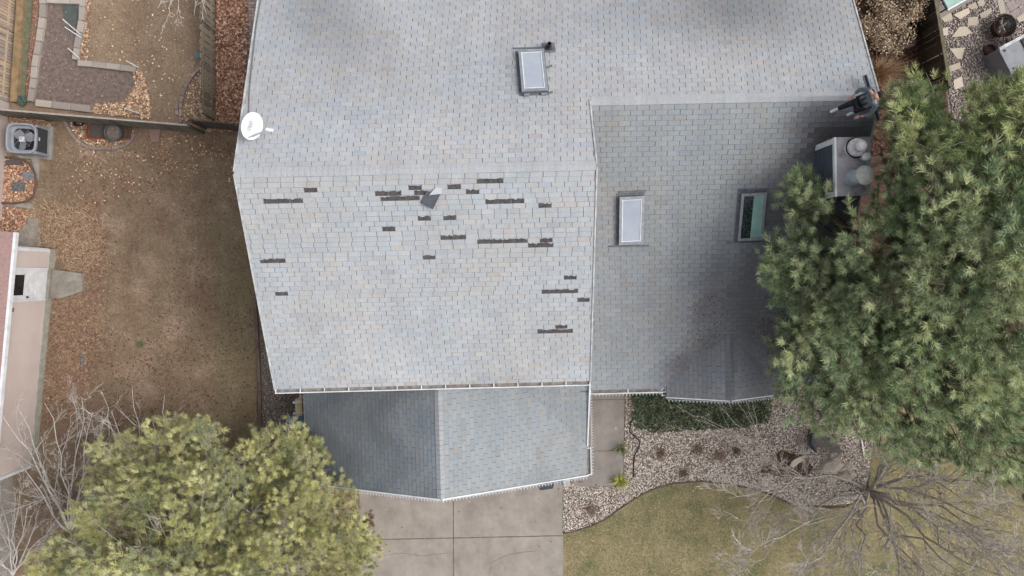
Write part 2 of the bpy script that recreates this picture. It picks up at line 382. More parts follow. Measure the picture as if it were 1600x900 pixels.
def stain_shade(zone, px, py):  # roof stains, plus cast shadows and slope shade painted into the tab colours
    s = 1.0
    if zone == 'rear':
        s *= 1-.28*G(px, py, 500, 10, 60, 70)-.14*G(px, py, 560, 80, 60, 60)
        s *= 1-.34*G(px, py, 1130, 5, 90, 55)-.25*G(px, py, 1230, 20, 110, 60)-.15*G(px, py, 960, 20, 120, 50)
        s *= 1+.09*G(px, py, 700, 225, 330, 45)+.05*G(px, py, 560, 30, 30, 60)
        s *= 1-.2*G(px, py, 800, 120, 9, 45)  # soft shadow left of the back skylight, painted into the tint
        s *= .95
    if zone == 'front':
        s *= 1+.10*G(px, py, 640, 585, 60, 40)+.08*G(px, py, 560, 560, 40, 60)+.12*G(px, py, 885, 590, 60, 16)
        s *= 1-.1*G(px, py, 780, 600, 60, 30)
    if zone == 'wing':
        d = (px-(1212-(py-200)*.53)+14*math.sin(py*.045)+9*math.sin(py*.11+px*.05))/75; d = max(0, min(1, d)); d = d*d*(3-2*d)  # pine's broad shade across the wing painted in, mixed with real staining
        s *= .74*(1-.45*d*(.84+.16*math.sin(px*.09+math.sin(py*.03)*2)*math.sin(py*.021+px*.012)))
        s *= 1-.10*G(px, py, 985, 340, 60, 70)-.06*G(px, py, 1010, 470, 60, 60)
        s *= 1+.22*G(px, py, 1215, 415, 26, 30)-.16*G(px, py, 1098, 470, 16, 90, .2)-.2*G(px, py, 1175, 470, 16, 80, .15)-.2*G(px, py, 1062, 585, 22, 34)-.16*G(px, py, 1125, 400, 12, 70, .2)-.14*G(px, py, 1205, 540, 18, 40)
        s *= 1-.55*G(px, py, 1310, 206, 48, 13)-.4*G(px, py, 1276, 232, 14, 30)  # shadow above and left of the chimney, painted as darker tabs
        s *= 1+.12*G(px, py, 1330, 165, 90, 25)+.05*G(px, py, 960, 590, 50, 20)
    if zone == 'garL': s *= (.36+.20*max(0, 1-abs(px-680)/170)**1.6)*(1+.08*math.sin(px*.07+math.sin(py*.05)*2))  # slope facing away from the sun: its shade painted in, paler towards the ridge
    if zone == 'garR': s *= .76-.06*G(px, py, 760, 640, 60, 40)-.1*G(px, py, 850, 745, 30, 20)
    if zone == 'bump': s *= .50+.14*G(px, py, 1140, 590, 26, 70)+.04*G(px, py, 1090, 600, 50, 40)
    return s
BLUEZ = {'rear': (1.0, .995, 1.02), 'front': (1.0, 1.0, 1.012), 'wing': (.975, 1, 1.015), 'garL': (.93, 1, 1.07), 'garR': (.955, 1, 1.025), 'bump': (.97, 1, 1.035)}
def tabcol(zone, px, py):
    r = random.random(); c = random.choice(PAL) if r > .07 else random.choice(PAL2)
    # broad patches where the weathering leans warm or cool
    f = math.sin(px*.017+py*.011)*math.sin(py*.023-px*.006)
    k = stain_shade(zone, px, py)*random.uniform(.962, 1.038); z = BLUEZ[zone]
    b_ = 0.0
    if zone in ('wing', 'bump'): b_ = max(0, .72-stain_shade(zone, px, py))*.22
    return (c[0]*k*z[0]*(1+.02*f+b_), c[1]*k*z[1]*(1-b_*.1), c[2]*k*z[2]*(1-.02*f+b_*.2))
tabs = []                                           # every tab: (zone, frame, s0, s1, t0, t1, poly or None, colour, depth)
patches = []
def lay(zone, O, a, b, polys, tmax, smin, smax, missing=None, t0=0):
    """polys: list of convex outlines in (s,t)"""
    a = a.normalized(); b = b.normalized(); polys = [ccw(p) for p in polys]
    drift = random.uniform(0, TW)
    k = 0; t = t0
    miss = {}
    for m in (missing or []): miss.setdefault(m[0], []).append(m[1:])
    while t < tmax:
        ph = drift+TW/2+.008
        if k in miss: ph = miss[k][0][0] % TW
        drift = ph; ph += random.uniform(-.008, .008)
        s = smin-TW+((ph-smin) % TW)
        while s < smax:
            s0, s1 = s, s+TW; cs = (s0+s1)/2; gone = False
            for (m0, m1) in miss.get(k, []):
                if m0+.0 < cs < m1-.0: gone = True
            rect0 = [(s0, t), (s1, t), (s1, t+TE), (s0, t+TE)]
            hit = None
            for pl in polys:
                n_in = sum(all((pl[(i+1) % len(pl)][0]-pl[i][0])*(q[1]-pl[i][1])-(pl[(i+1) % len(pl)][1]-pl[i][1])*(q[0]-pl[i][0]) >= -1e-6 for i in range(len(pl))) for q in rect0)
                if n_in == 4: hit = 'full'; break
                if n_in > 0 or True:
                    gp = rect0
                    for i in range(len(pl)):
                        gp = clip(gp, pl[i], pl[(i+1) % len(pl)])
                        if len(gp) < 3: break
                    if len(gp) >= 3:
                        ar = abs(sum(gp[i][0]*gp[(i+1) % len(gp)][1]-gp[(i+1) % len(gp)][0]*gp[i][1] for i in range(len(gp))))/2
                        if ar > .0006: hit = gp if hit is None else hit
            if hit is not None:
                c = O+a*cs+b*(t+TE/2); px, py = to_px(c)
                if -150 < px < 1750 and -150 < py < 1050:
                    if gone: patches.append((O, a, b, s0, t))
                    else:
                        j = random.uniform(-.003, .003); wv = .0035*math.sin(cs*1.3+k*.35)+random.uniform(-.0012, .0012)
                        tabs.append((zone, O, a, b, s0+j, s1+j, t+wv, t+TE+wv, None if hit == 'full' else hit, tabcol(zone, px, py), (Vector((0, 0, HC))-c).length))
            s += TW
        t += TE; k += 1
NG, CG = .0065, .006
def tabverts(s0, s1, t0, t1, poly):
    q = [(s0+NG, t0), (s1-NG, t0), (s1-NG, t1-CG), (s0+NG, t1-CG)]
    if poly is not None:
        pl = ccw(poly)
        for i in range(len(pl)): q = clip(q, pl[i], pl[(i+1) % len(pl)])
        if len(q) < 3: return None
    return q
cosF = math.cos(math.atan(tanF)); vF = Vector((0, -cosF, -math.sin(math.atan(tanF))))
aB = math.atan(TB); vB = Vector((0, math.cos(aB), -math.sin(aB)))
a2 = math.atan(T2); v2 = Vector((0, -math.cos(a2), -math.sin(a2)))
X = Vector((1, 0, 0)); Yv = Vector((0, 1, 0))
def st(O, a, b, p): d = Vector(p)-O; return (d.dot(a), d.dot(b))
# front slope of the tall roof
OF = Vector((0, YR, ZR)); LF = (YR-YE)/cosF
polyF = [(rl.x, 0), (rr.x, 0), (er.x, LF), (el.x, LF)]
MISS = [(411, 472, 310), (475, 494, 293), (406, 444, 405), (430, 449, 457), (639, 660, 290), (586, 627, 299), (649, 670, 298), (597, 657, 306),
        (653, 672, 337), (694, 713, 337), (597, 610, 354), (599, 618, 361), (688, 727, 367), (702, 722, 288), (745, 785, 286), (732, 752, 295), (759, 799, 318), (791, 812, 310), (841, 861, 317),
        (746, 805, 380), (798, 816, 373), (826, 864, 379), (837, 857, 372), (663, 683, 399), (882, 901, 432), (847, 905, 454), (902, 920, 468), (840, 897, 517), (868, 884, 510)]
mm = []
for x0, x1, y in MISS:
    pa, pb = PG(x0, y, fF), PG(x1, y, fF)
    s0, t_ = st(OF, X, vF, pa); s1, t2_ = st(OF, X, vF, pb); kk = int(((t_+t2_)/2)/TE)
    n_ = max(1, round((s1-s0)/TW)); mm.append((kk, s0, s0+n_*TW))
lay('front', OF, X, vF, [polyF], LF-.01, -8, 4, mm)
# rear slope (shared by the tall part and the wing)
OB = Vector((0, YR, ZR)); tr = (Y2-YR)/math.cos(aB); tt = (YTOP-YR)/math.cos(aB)
XR0 = XRt; XRtop = PG(1331, 0, fB).x
def xl_at(y): return XL+(XLr-XL)*(y-YR)/(7.2-YR)
tk = round(tr/TE)*TE
rearA = [(rl.x, 0), (rr.x, 0), (rr.x-.04, tk), (xl_at(Y2), tk)]
rearB = [(xl_at(Y2), tk), (XR0, tk), (XRtop, tt), (xl_at(YTOP), tt)]
lay('rear', OB, X, vB, [rearA, rearB], tt, -8, 11)
# wing front slope, running on under the tall roof's right edge and down to the garage valley
O2 = Vector((0, Y2, Z2)); LW = (Y2-YW)/math.cos(a2)
Yv0 = YE+.25
def valX(y): return XG+(GZR-fR(0, y))/TGR
yend = Y2-(Z2-GZE)/T2
wingA = [(XM1-.25, 0), (XR0, 0), (XR0, LW), (XM1-.25, LW)]
tl = lambda y: (Y2-y)/math.cos(a2)
ylo = Y2-(Z2-(GZR-TGR*(XGR-XG)))/T2
wingB = [(XGR, tl(YE+.4)), (XGR, tl(ylo)), (valX(YE+.4), tl(YE+.4))]
wingC = [(valX(YE+.4), tl(YE+.4)), (XM1, tl(YE+.4)), (XM1, LW), (XGR, LW)]
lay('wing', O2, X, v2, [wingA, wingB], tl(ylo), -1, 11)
# garage gable
aGL = math.atan(TGL); aGR = math.atan(TGR)
OG = Vector((XG, 0, GZR)); vGL = Vector((-math.cos(aGL), 0, -math.sin(aGL))); vGR = Vector((math.cos(aGR), 0, -math.sin(aGR)))
LGL = (XG-XGL)/math.cos(aGL); LGR = (XGR-XG)/math.cos(aGR); ygb = YE+.45
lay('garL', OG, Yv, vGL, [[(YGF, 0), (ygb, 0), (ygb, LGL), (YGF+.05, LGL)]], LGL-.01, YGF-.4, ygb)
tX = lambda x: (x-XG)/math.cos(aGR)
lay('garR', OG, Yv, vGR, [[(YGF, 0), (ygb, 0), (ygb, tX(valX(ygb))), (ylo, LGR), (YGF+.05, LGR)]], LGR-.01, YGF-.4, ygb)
# entry gable
aU = math.atan(TBU); OU = Vector((XB, 0, ZB)); uL = Vector((-math.cos(aU), 0, -math.sin(aU))); uR = Vector((math.cos(aU), 0, -math.sin(aU)))
LUL = (XB-XB0)/math.cos(aU); LUR = (XB1-XB)/math.cos(aU)
def yval(x): zz = ZB-TBU*abs(x-XB); return Y2-(Z2-zz)/T2
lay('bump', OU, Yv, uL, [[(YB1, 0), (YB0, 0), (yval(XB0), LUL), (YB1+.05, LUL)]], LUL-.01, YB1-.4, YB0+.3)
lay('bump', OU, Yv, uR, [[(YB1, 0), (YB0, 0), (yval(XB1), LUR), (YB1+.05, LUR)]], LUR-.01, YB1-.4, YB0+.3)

# roof deck under the shingles, with fascia thickness
def pl(f, pts): return [Vector((x, y, f(x, y))) for x, y in pts]
deck = MB()
deck.slab(pl(fF, [(rl.x, YR), (rr.x, YR), (er.x, YE), (el.x, YE)]), .16)
deck.slab(pl(fB, [(rl.x, YR), (rr.x, YR), (rr.x-.04, Y2), (xl_at(Y2), Y2)]), .16)
deck.slab(pl(fB, [(xl_at(Y2), Y2), (XR0, Y2), (XRtop, YTOP), (xl_at(YTOP), YTOP)]), .16)
deck.slab(pl(fR, [(XM1-.25, Y2), (XR0, Y2), (XR0, YW), (XM1-.25, YW)]), .16)
deck.slab(pl(fR, [(XGR, YE+.4), (XGR, ylo), (valX(YE+.4), YE+.4)]), .12)
deck.slab(pl(fGL, [(XG, YGF), (XG, ygb), (XGL, ygb), (XGL, YGF+.03)]), .16)
deck.slab(pl(fGR, [(XG, YGF), (XG, ygb), (valX(ygb), ygb), (XGR, ylo), (XGR, YGF+.03)]), .16)
deck.slab(pl(fBL, [(XB, YB1), (XB, YB0), (XB0, yval(XB0)), (XB0, YB1+.03)]), .14)
deck.slab(pl(fBR, [(XB, YB1), (XB, YB0), (XB1, yval(XB1)), (XB1, YB1+.03)]), .14)
roof = deck.build('roof', M['under'], house, label='weathered grey three-tab shingle roof with dark torn patches')

# individual tabs: the 300 nearest to the camera; the rest one field
full = [t for t in tabs if t[8] is None]; full.sort(key=lambda t: t[10]); near = set(id(t) for t in full[:300])
QT = {}
def unit_tab(c):
    k = tuple(round(v*80) for v in c)
    if k not in QT:
        b = MB(); q = [(NG, 0), (TW-NG, 0), (TW-NG, TE-CG), (NG, TE-CG)]
        vs = [(s, t, .004+.007*(t/TE)) for s, t in q]+[(s, t, 0) for s, t in q]
        b.add(vs, [(0, 1, 2, 3), (1, 5, 6, 2), (2, 6, 7, 3), (3, 7, 4, 0)], tuple(v/80 for v in k)); me = b.mesh('shingle', True); me.materials.append(M['shingle']); QT[k] = me
    return QT[k]
field = MB()
for t in tabs:
    zone, O, a, b, s0, s1, t0, t1, poly, c, dep = t; n = a.cross(b)
    flip = n.z < 0
    if flip: n = -n
    if id(t) in near:
        # right-handed basis: x=a, y=b, z=a x b ; where that points down, run x the other way
        if not flip: R = Matrix((a, b, n)).transposed().to_4x4(); org = O+a*s0+b*t0
        else: R = Matrix((-a, b, n)).transposed().to_4x4(); org = O+a*s1+b*t0
        link('shingle', unit_tab(c), None, roof, True, Matrix.Translation(org) @ R)
        continue
    q = tabverts(s0, s1, t0, t1, poly)
    if not q: continue
    m_ = len(q); w3 = [O+a*s+b*tq for s, tq in q]
    hh = [.004+.007*max(0, min(1, (tq-t0)/TE)) for s, tq in q]
    top = [p+n*h for p, h in zip(w3, hh)]; bot = [p for p in w3]
    area = (top[1]-top[0]).cross(top[2]-top[0]).dot(n)
    fs = [tuple(range(m_))]+[(i, m_+i, m_+(i+1) % m_, (i+1) % m_) for i in range(m_)]
    if area < 0: fs = [f[::-1] for f in fs]
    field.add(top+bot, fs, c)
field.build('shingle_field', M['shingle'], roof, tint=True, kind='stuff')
print('tabs', len(tabs), 'patches', len(patches))
for i, (O, a, b, s0, t0) in enumerate(patches):
    n = a.cross(b); n = n if n.z > 0 else -n
    pts = [(s0+random.uniform(-.006, .018), t0+TE-.003), (s0+TW-random.uniform(-.006, .018), t0+TE-.003)]
    m_ = 6; ragged = [(s0+TW-.004-(TW-.008)*j/m_, t0+random.uniform(0, .02)+(.02 if random.random() < .15 else 0)) for j in range(m_+1)]
    q = pts+ragged
    # the lighter unbroken strip of the course above that still clings on
    w3 = [O+a*s+b*tq+n*(.0032+.002*((tq-t0)/TE)) for s, tq in q]
    mb = MB(); fs = [tuple(range(len(q)))]
    if (w3[1]-w3[0]).cross(w3[2]-w3[0]).dot(n) < 0: fs = [fs[0][::-1]]
    mb.add(w3, fs); o = mb.build('exposed_patch', M['torn'], roof)
    o_s = MB(); strip = [(s0+.006, t0)]+[(s, tq) for s, tq in reversed(ragged)]+[(s0+TW-.006, t0)]
    ws = [O+a*s+b*tq+n*.006 for s, tq in strip]; f = tuple(range(len(ws)))
    if (ws[2]-ws[0]).cross(ws[-1]-ws[0]).dot(n) < 0: f = f[::-1]
    o_s.add(ws, [f], C(180, 182, 184)); o_s.build('shingle_remnant', M['shingle'], roof, tint=True)
# flipped, torn shingle
nF = X.cross(vF); nF = nF if nF.z > 0 else -nF
def onF(px, py, h): p = PG(px, py, fF); return p+nF*h
fl = MB(); q = [onF(666, 298, .03), onF(689, 300, .07), onF(677, 325, .11), onF(658, 316, .06)]; fl.slab(q, .006)
torn = fl.build('torn_flap', mat('flap_underside', C(82, 84, 92), C(96, 98, 104), 10, .9), roof, label='dark flap of a shingle bent over')
fl = MB(); q = [onF(681, 292, .02), onF(691, 293, .03), onF(690, 301, .09), onF(671, 303, .09)]; fl.slab(q, .006, C(190, 193, 196)); fl.build('folded_corner', M['shingle'], roof, tint=True, label='pale corner of a shingle folded up')
# rake edge wear where courses end on the right of the tall roof
# ridge caps
def caps(p0, p1, side_a, side_b, zone, wdt=.125, lift=.014, slp=.42):
    d = p1-p0; L = d.length; d.normalize(); n = int(L/.135); out = []
    for i in range(n):
        q0 = p0+d*(i*.135); q1 = p0+d*((i+1)*.135-.004)
        px, py = to_px(q0); k_ = stain_shade(zone, px, py)*random.uniform(1.03, 1.08); c = tuple(v*k_ for v in C(175, 177, 180))
        if px < -60 or px > 1660: continue
        def off(v, q, h): return q+v*wdt+Vector((0, 0, h))
        h0, h1 = lift+.003, lift+.010
        vs = [off(side_a, q0, h0), q0+Vector((0, 0, h0+.008)), off(side_b, q0, h0), off(side_a, q1, h1), q1+Vector((0, 0, h1+.008)), off(side_b, q1, h1),
              off(side_a, q1, 0), q1, off(side_b, q1, 0), off(side_a, q0, 0), off(side_b, q0, 0)]
        mb = MB(); fs = [(0, 1, 4, 3), (1, 2, 5, 4), (3, 4, 7, 6), (4, 5, 8, 7), (0, 3, 6, 9), (2, 10, 8, 5)]
        if (vs[1]-vs[0]).cross(vs[4]-vs[0]).z < 0: fs = [f[::-1] for f in fs]
        mb.add(vs, fs, c); mb.build('ridge_cap', M['shingle'], roof, tint=True)
caps(Vector((rl.x, YR, ZR)), Vector((rr.x, YR, ZR)), vB, vF, 'rear')
caps(Vector((XM0-.0, Y2, Z2)), Vector((XR0, Y2, Z2)), vB, v2, 'rear')
caps(Vector((XG, YGF, GZR)), Vector((XG, YE+.1, GZR)), vGL, vGR, 'garR')
caps(Vector((XB, YB1, ZB)), Vector((XB, YB0, ZB)), uL, uR, 'wing')
# valley metal-free creases: thin dark line
def trim(name, p, q, wd, ht, m, up=(0, 0, 1), lab=None):
    b = MB(); b.beam(p, q, wd, ht, up); return b.build(name, m, house, label=lab)
def V3(f, x, y, dz=0): return Vector((x, y, f(x, y)+dz))
# rakes and fascias
trim('rake_board', V3(fF, rr.x+.012, YR, -.07), V3(fF, er.x+.012, YE, -.07), .035, .19, M['white_dirty'])
trim('rake_board', V3(fF, rl.x-.012, YR, -.07), V3(fF, el.x-.012, YE, -.07), .035, .19, M['white_dirty'])
trim('rake_board', V3(fB, rl.x-.012, YR, -.07), V3(fB, xl_at(YTOP)-.012, YTOP, -.07), .035, .19, M['white_dirty'])
trim('rake_board', V3(fB, rr.x+.012, YR, -.07), V3(fB, rr.x-.028, Y2, -.07), .035, .19, M['white_dirty'])
trim('rake_board', V3(fB, XR0+.012, Y2, -.07), V3(fB, XRtop+.012, YTOP, -.07), .035, .19, M['white_dirty'])
trim('rake_board', V3(fR, XR0+.012, Y2, -.07), V3(fR, XR0+.012, YW, -.07), .035, .19, M['white_dirty'])
trim('rake_board', V3(fGL, XG, YGF-.014, -.08), V3(fGL, XGL, YGF+.02, -.08), .035, .2, M['white'])
trim('rake_board', V3(fGR, XG, YGF-.014, -.08), V3(fGR, XGR, YGF+.02, -.08), .035, .2, M['white'])
trim('rake_board', V3(fBL, XB, YB1-.014, -.08), V3(fBL, XB0, YB1+.02, -.08), .035, .18, M['white'])
trim('rake_board', V3(fBR, XB, YB1-.014, -.08), V3(fBR, XB1, YB1+.02, -.08), .035, .18, M['white'])
trim('rake_board', Vector((XGR+.02, YE-.2, fR(0, YE)-.06)), Vector((XGR+.02, ylo, GZE-.04)), .04, .14, M['white'])
# gutters: open trough with hangers
def gutter(p, q, out, name='gutter', step=.62, leafy=True):
    p = Vector(p); q = Vector(q); out = Vector(out); d = (q-p); L = d.length; d.normalize(); W = .115
    b = MB(); up = Vector((0, 0, 1))
    prof = [(0, .0), (0, -.09), (.08, -.09), (W, -.015), (W, .0), (W-.022, .002)]
    a = [p+out*x+up*z for x, z in prof]; c = [q+out*x+up*z for x, z in prof]
    n = len(prof); th = Vector((0, 0, -.004))
    b.add(a+c, [(i, i+1, n+i+1, n+i) for i in range(n-1)])
    b.add([v for v in a], [tuple(range(n))]); b.add([v for v in c], [tuple(range(n-1, -1, -1))])
    b.beam(p+out*(W-.008)+up*.002, q+out*(W-.008)+up*.002, .024, .012)
    go = b.build(name, M['white'], house)
    s = MB(); s.beam(p+out*.045-up*.062, q+out*.045-up*.062, .075, .02); s.build('gutter_debris', M['gutter_in'], go)
    k = max(1, int(L/step))
    for i in range(k+1):
        c0 = p+d*min(L-.02, .03+i*(L-.05)/k); h = MB(); h.beam(c0+up*.004, c0+out*W+up*.004, .028, .007); h.build('gutter_hanger', M['white'], go)
    return go
gutter((el.x-.02, YE-.01, ZE-.02), (er.x+.02, YE-.01, ZE-.02), (0, -1, 0))
gutter((XGR+.02, YW-.01, ZW-.02), (XB0-.0, YW-.01, ZW-.02), (0, -1, 0), step=.75)
gutter((XGR+.01, ylo-.05, GZE-.02), (XGR+.01, YGF+.02, GZE-.02), (1, 0, 0), step=1.1)
gutter((XB0-.01, YW-.0, ZB-.72), (XB0-.01, YB1+.05, ZB-.72), (-1, 0, 0), step=.3)
# walls of the house
wl = MB()
def wallbox(x0, x1, y0, y1, z1): wl.box(((x0+x1)/2, (y0+y1)/2, z1/2), (x1-x0, y1-y0, z1))
wallbox(rl.x+.3, er.x-.25, YE+.35, YTOP-.3, 4.3)
wallbox(er.x-.3, XR0-.3, YW+.45, YTOP-.35, 2.75)
wallbox(XGL+.3, XGR-.3, YGF+.35, YE+.6, 2.25)
wallbox(XB0+.2, XB1-.2, YB1+.3, YW+.6, 2.4)
wl.add([(er.x-.2, YE+.35, 2), (er.x-.2, YR, 2), (er.x-.2, YR, ZR-.3), (er.x-.2, YE+.35, fF(0, YE+.35)-.2)], [(0, 1, 2, 3)])
wl.add([(rl.x+.3, YE+.35, 4), (rl.x+.3, YR, ZR-.3), (rl.x+.3, YTOP-.3, 4)], [(0, 1, 2)])
wl.add([(XGL+.4, YGF+.36, 2.2), (XGR-.4, YGF+.36, 2.2), (XG, YGF+.36, GZR-.3)], [(0, 1, 2)])
wl.add([(XR0-.3, YTOP-.4, 2.7), (XR0-.3, YW+.5, 2.7), (XR0-.3, Y2, Z2-.25)], [(0, 1, 2)])
wl.build('wall', M['siding'], house)

# holiday light strings clipped along the eaves
def bulbs(path, label, out=(0, -1, 0)):
    path = [Vector(p) for p in path]
    e = empty('light_string', path[0], label, 'string lights', 'light strings clipped along the eaves')
    wi = MB(); wi.tube([p+Vector((0, 0, .0)) for p in path], .006, 5); wi.build('wire', M['white'], e)
    mb = MB(); o = Vector(out)
    for a, b in zip(path, path[1:]):
        d = b-a; L = d.length; d.normalize(); k = int(L/.098)
        for i in range(k):
            c = a+d*((i+.5)*.098); t = d.cross(Vector((0, 0, 1))).normalized(); t = t if t.dot(o) > 0 else -t
            dirv = (t*.85+Vector((0, 0, .25))+d*.25).normalized()
            mb.tube([c-dirv*.005, c+dirv*.018], .012, 5, tint=(0, 0, 0)); mb.tube([c+dirv*.015, c+dirv*.035, c+dirv*.06], [.015, .017, .004], 6)
    mb.build('bulb', M['bulb'], e, kind='stuff'); return e
bulbs([V3(fGL, XGL+.05, YGF-.04, .0), V3(fGL, XG, YGF-.05, .0), V3(fGR, XGR, YGF-.04, .0)], 'row of white bulbs along the front edge of the garage roof above the driveway')
bulbs([Vector((XGR+.15, YGF+.02, GZE-.03)), Vector((XGR+.15, ylo, GZE-.03)), Vector((XGR+.06, YW-.1, ZW-.1))], 'row of white bulbs along the garage gutter above the concrete walk', (1, 0, 0))
bulbs([Vector((XGR+.15, YW-.14, ZW-.03)), Vector((XB0-.1, YW-.14, ZW-.03))], 'row of white bulbs along the short gutter between walk and entry gable')
bulbs([V3(fBL, XB0, YB1-.04, .0), V3(fBL, XB, YB1-.05, .0), V3(fBR, XB1, YB1-.04, .0)], 'row of white bulbs along the small entry gable above the ivy bed')

# ------------------------------------------------------------------ skylights
def skylight(px4, f, b, name_lab, glassm, two=None):
    c = [PG(x, y, f) for x, y in px4]       # tl, tr, br, bl on roof
    O = sum(c, Vector())/4; a = ((c[1]-c[0])+(c[2]-c[3])).normalized(); bb = b.normalized(); n = a.cross(bb); n = n if n.z > 0 else -n
    W = ((c[1]-c[0]).length+(c[2]-c[3]).length)/2; H = ((c[3]-c[0]).length+(c[2]-c[1]).length)/2
    R = Matrix((a, n.cross(a), n)).transposed()
    e = empty('skylight', O, name_lab, 'skylight', 'skylights on the grey roof')
    def bx(mb, x, y, z, sx, sy, sz): mb.box(O+R @ Vector((x, y, z)), (sx, sy, sz), R)
    fl = MB(); bx(fl, -.02, .01, .012, W+.10, H+.12, .012); fl.build('flashing', M['flash'], e)
    cb = MB()
    for sx in (-1, 1): bx(cb, sx*(W/2-.02), 0, .06, .04, H, .10)
    for sy in (-1, 1): bx(cb, 0, sy*(H/2-.02), .06, W-.08, .04, .10)
    cb.build('curb', M['flash'], e)
    fr = MB()
    for sx in (-1, 1): bx(fr, sx*(W/2-.03), 0, .125, .065, H+.02, .03)
    for sy in (-1, 1): bx(fr, 0, sy*(H/2-.03), .125, W-.125, .07, .03)
    fr.build('frame', M['alu'], e)
    if two is None:
        gl = MB(); bx(gl, 0, 0, .118, W-.12, H-.12, .012); gl.build('pane', glassm, e)
        rim = MB()
        for sx in (-1, 1): bx(rim, sx*(W/2-.075), 0, .13, .022, H-.13, .014)
        for sy in (-1, 1): bx(rim, 0, sy*(H/2-.085), .13, W-.17, .022, .014)
        rim.build('seal', M['white'], e)
    else:
        gl = MB(); bx(gl, -.13, 0, .112, (W-.12)*.5, H-.12, .01); gl.build('pane', M['speck_glass'], e)
        g2 = MB(); bx(g2, (W-.12)*.25+.0, 0, .1125, (W-.12)*.5, H-.12, .011); g2.build('reflected_shaft', M['teal_glass'], e)
    return e, O, R, W, H
e1, O1, R1, W1, H1 = skylight([(812, 84), (851, 82), (854, 146), (813, 148)], fB, vB, 'pale skylight beside the vent pipe on the back slope of the roof', M['sky_glass'])
latch = MB()
for s in (-.2, .22): latch.box(O1+R1 @ Vector((s, (H1/2+.05)*(-1 if True else 1), .05)), (.14, .05, .05), R1)
latch.build('bracket', M['alu'], e1)
e2, O2s, R2, W2, H2 = skylight([(967, 306), (1006, 304), (1003, 378), (966, 380)], fR, v2, 'pale blue skylight on the front slope just right of the tall roof', M['sky_glass'])
e3, O3, R3, W3, H3 = skylight([(1155, 301), (1196, 299), (1188, 372), (1152, 374)], fR, v2, 'dark glazed skylight nearest the chimney and pine', None, two=True)
# old flashing lines that stick out of the courses
for (a_, b_) in [((801, 76), (851, 75)),]:
    trim('flashing_strip', PG(*a_, fB)+Vector((0, 0, .03)), PG(*b_, fB)+Vector((0, 0, .03)), .03, .02, M['flash'])
for (a_, b_) in [((950, 385), (1013, 384)), ((1135, 379), (1192, 378)), ((966, 300), (1009, 298)), ((1154, 296), (1200, 295))]:
    trim('flashing_strip', PG(*a_, fR)+Vector((0, 0, .02)), PG(*b_, fR)+Vector((0, 0, .02)), .035, .02, M['flash'])
# the shadow beside the back skylight is painted into the shingle tints
# ------------------------------------------------------------------ vent pipe
vp = PG(857, 75, fB); ve = empty('vent_pipe', vp, 'short black plumbing vent pipe beside the back skylight', 'vent pipe')
nB = X.cross(vB); nB = nB if nB.z > 0 else -nB
RB = Matrix((X, nB.cross(X), nB)).transposed()
b = MB(); b.box(vp+nB*.02, (.32, .30, .012), RB); b.build('flashing', M['flash'], ve)
b = MB(); b.lathe(vp, [(.10, .0), (.075, .09), (.06, .12)], 16); b.build('boot', M['darkmetal'], ve, smooth=True)
b = MB(); b.lathe(vp, [(.052, .0), (.052, .34), (.040, .34), (.040, .2)], 16); b.build('pipe', M['black'], ve, smooth=True)
# little debris on roof
for i, (x, y) in enumerate([(857, 106), (858, 147)]):
    p = PG(x, y, fB); b = MB(); b.beam(p+Vector((-.08, -.01, .025)), p+Vector((.09, .05, .03)), .05, .006)
    o = b.build('debris_scrap', M['flash']); tag(o, ['small grey scrap lying right of the back skylight', 'thin grey scrap at the lower right corner of the back skylight'][i], 'debris')
# ------------------------------------------------------------------ chimney
cz = 6.95
ct = [P(x, y, cz) for x, y in [(1305, 215), (1359, 214), (1359, 306), (1305, 306)]]
x0, x1 = ct[0].x, ct[1].x; y1, y0 = (ct[0].y+ct[1].y)/2, (ct[2].y+ct[3].y)/2
ch = empty('chimney', ((x0+x1)/2, (y0+y1)/2, 5.0), 'slate sided chimney chase with metal top beside the big pine', 'chimney')
b = MB(); b.box(((x0+x1)/2, (y0+y1)/2, (cz+3.9)/2), (x1-x0-.06, y1-y0-.06, cz-3.9-.03)); b.build('chase', M['chim'], ch)
sb = MB()
for i in range(26):
    z = 4.2+i*.1
    if z > cz-.1: break
    sb.box((x0+.02, (y0+y1)/2, z+.05), (.014+.0, y1-y0-.22, .094), Matrix.Rotation(rad(-5), 3, 'Y'))
sb.build('siding_courses', M['chim'], ch, kind='stuff')
b = MB()
for yy in (y0+.06, y1-.06): b.box((x0+.02, yy, (cz+4)/2-.02), (.05, .13, cz-4-.06))
b.build('corner_board', M['white'], ch)
b = MB(); b.box((x0+.005, (y0+y1)/2, cz-.05), (.05, y1-y0+.02, .1)); b.build('frieze_board', M['white'], ch)
b = MB(); b.prism([(x0+.03, y0), (x1+.01, y0), (x1+.01, y1), (x0+.03, y1)], cz-.02, cz+.012); b.build('metal_top', M['pan'], ch)
b = MB(); b.beam((x0+.04, y1-.006, cz+.015), (x1, y1-.006, cz+.015), .012, .02); b.beam((x0+.04, y0+.006, cz+.015), (x1, y0+.006, cz+.015), .012, .02); b.build('drip_edge', M['alu'], ch)
f1 = P(1334, 232, cz)
b = MB(); b.lathe((f1.x, f1.y, cz+.012), [(.23, 0), (.23, .012), (.2, .03), (.2, .10), (.215, .11), (.215, .17), (.14, .19)], 24); fo = b.build('flue', M['white_metal'], ch, smooth=True)
b = MB(); b.lathe((f1.x, f1.y, cz+.2), [(.075, -.02), (.075, .12), (.135, .12), (.13, .18), (.07, .22), (.01, .235)], 20); b.build('flue_cap', M['white_metal'], fo, smooth=True)
b = MB(); b.lathe((f1.x+.03, f1.y+.01, cz+.012), [(.245, .0), (.245, .06), (.235, .06)], 24); b.build('storm_collar', M['black'], fo)
